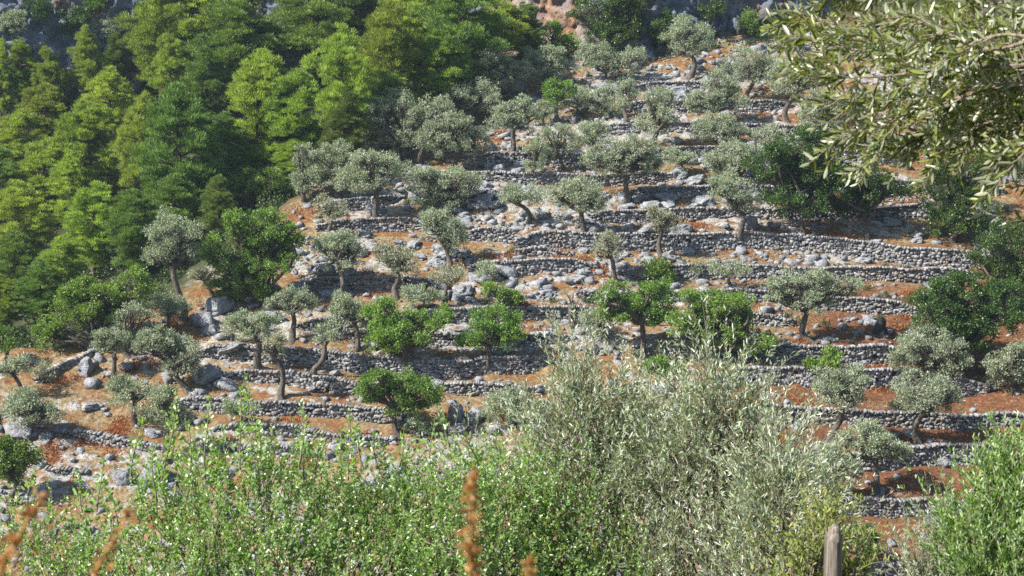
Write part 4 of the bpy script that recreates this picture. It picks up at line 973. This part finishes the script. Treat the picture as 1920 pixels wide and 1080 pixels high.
# wooden post
pt = at(1566, 985, 5.8); zg = float(Hh(pt[0], pt[1])); root = None
hgt = pt[2] - zg; mb = MB(); wx, wy = .028, .045
ks = np.linspace(0, 1, 12); prof = []
for k_ in ks:
    j = rng.normal(0, .0012, (8, 2)); base = np.array([(-wx, -wy * .8), (-wx * .95, -wy), (wx * .1, -wy * .96), (wx * .3, -wy * .9), (wx * .95, -wy * .1), (wx, wy * .6), (wx * .7, wy), (-wx, wy)])
    prof.append(np.concatenate([base + j, np.full((8, 1), -.3 + k_ * (hgt - .05 + .3))], 1))
tp = prof[-1].copy(); tp[:, 0] = tp[:, 0] * .35 + .004; tp[:, 1] *= .5; tp[:, 2] = hgt; prof.append(tp); V = np.concatenate(prof); n8 = len(prof)
i = np.arange(n8 - 1)[:, None]; j = np.arange(8)[None]; j2 = (j + 1) % 8
mb.add(V, np.stack([i * 8 + j, i * 8 + j2, (i + 1) * 8 + j2, (i + 1) * 8 + j], -1).reshape(-1, 4), .5); mb.F.append((np.arange(8) + (n8 - 1) * 8)[None]); mb.R.append(np.array([.5]))
wm, nt_, out_ = mat("weathered wood"); L = nt_.links
tc = N(nt_, "ShaderNodeTexCoord"); mp = N(nt_, "ShaderNodeMapping"); mp.inputs["Scale"].default_value = (110, 110, 3); L.new(tc.outputs["Object"], mp.inputs[0])
n_ = N(nt_, "ShaderNodeTexNoise"); n_.inputs["Scale"].default_value = 1.2; n_.inputs["Detail"].default_value = 8; n_.inputs["Roughness"].default_value = .7; L.new(mp.outputs[0], n_.inputs[0])
r_ = ramp(nt_, [(.40, (.03, .025, .02)), (.47, (.17, .14, .115)), (.66, (.36, .31, .25))], n_.outputs[0]); p_ = N(nt_, "ShaderNodeBsdfPrincipled"); p_.inputs["Roughness"].default_value = .85; L.new(r_.outputs[0], p_.inputs["Base Color"])
b_ = N(nt_, "ShaderNodeBump"); b_.inputs["Distance"].default_value = .004; L.new(n_.outputs[0], b_.inputs["Height"]); L.new(b_.outputs[0], p_.inputs["Normal"]); L.new(p_.outputs[0], out_.inputs[0])
tag(mb.build("wooden_post", wm, loc=(pt[0], pt[1], zg)), "weathered split wooden fence post at the bottom edge among weeds", "post")

# rusty seed stalks close to the camera (out of focus)
def stalk(pxs, d, wpx, label, dens=1.0):
    P = np.array([at(x, y, d) for x, y in pxs]); g0 = P[0].copy() + [0, .02, 0]; g0[2] = Hh(g0[0], g0[1]); g0 = np.array(g0)
    root = empty("seed_stalk", g0, label, "plant", "rusty stalks right in front of the camera")
    tb = MB(); tube(tb, bend([0, 0, -.03], P[0] - g0, .01, 6), np.linspace(.0035, .0022, 6), 5); tube(tb, P - g0, np.linspace(.0022, .0009, len(P)), 5); tb.build("stem", M['stalk'], root, smooth=True)
    L_ = np.linalg.norm(np.diff(P, axis=0), axis=1).sum(); n = int(L_ / .0007 * dens); u = rng.random(n); t = np.linspace(0, 1, len(P))
    Q = np.stack([np.interp(u, t, P[:, i]) for i in range(3)], -1); s = d / FPX
    wv = wpx * s * .5 * (1.0 - .75 * u ** 3) * (.5 + .9 * np.abs(np.sin(u * 14 + .7)) ** .6)
    dr = rng.normal(0, 1, (n, 3)); dr = unit(dr)
    Q = Q + dr * (wv * rng.uniform(.2, 1, n))[:, None]
    lb = MB(); leaves_near(lb, Q - g0, dr + [0, 0, .6], rng.uniform(.004, .008, n), rng.uniform(.003, .005, n)); lb.build("seed_head", M['stalk'], root)
stalk([(884,1120),(882,1040),(886,960),(884,884)], 1.35, 30, "upright orange brown seed stalk blurred in the bottom middle", 1.2)
stalk([(-10,1110),(10,1050),(45,990),(75,935)], 1.15, 42, "thick bent rusty stalk blurred in the bottom left corner")
stalk([(165,1120),(185,1060),(215,1010),(243,960)], 1.4, 26, "thin pale rusty stalk blurred right of the corner one", .6)
stalk([(996,1130),(996,1090),(994,1062),(995,1045)], 1.4, 20, "short rusty tip just showing at the bottom edge", .8)
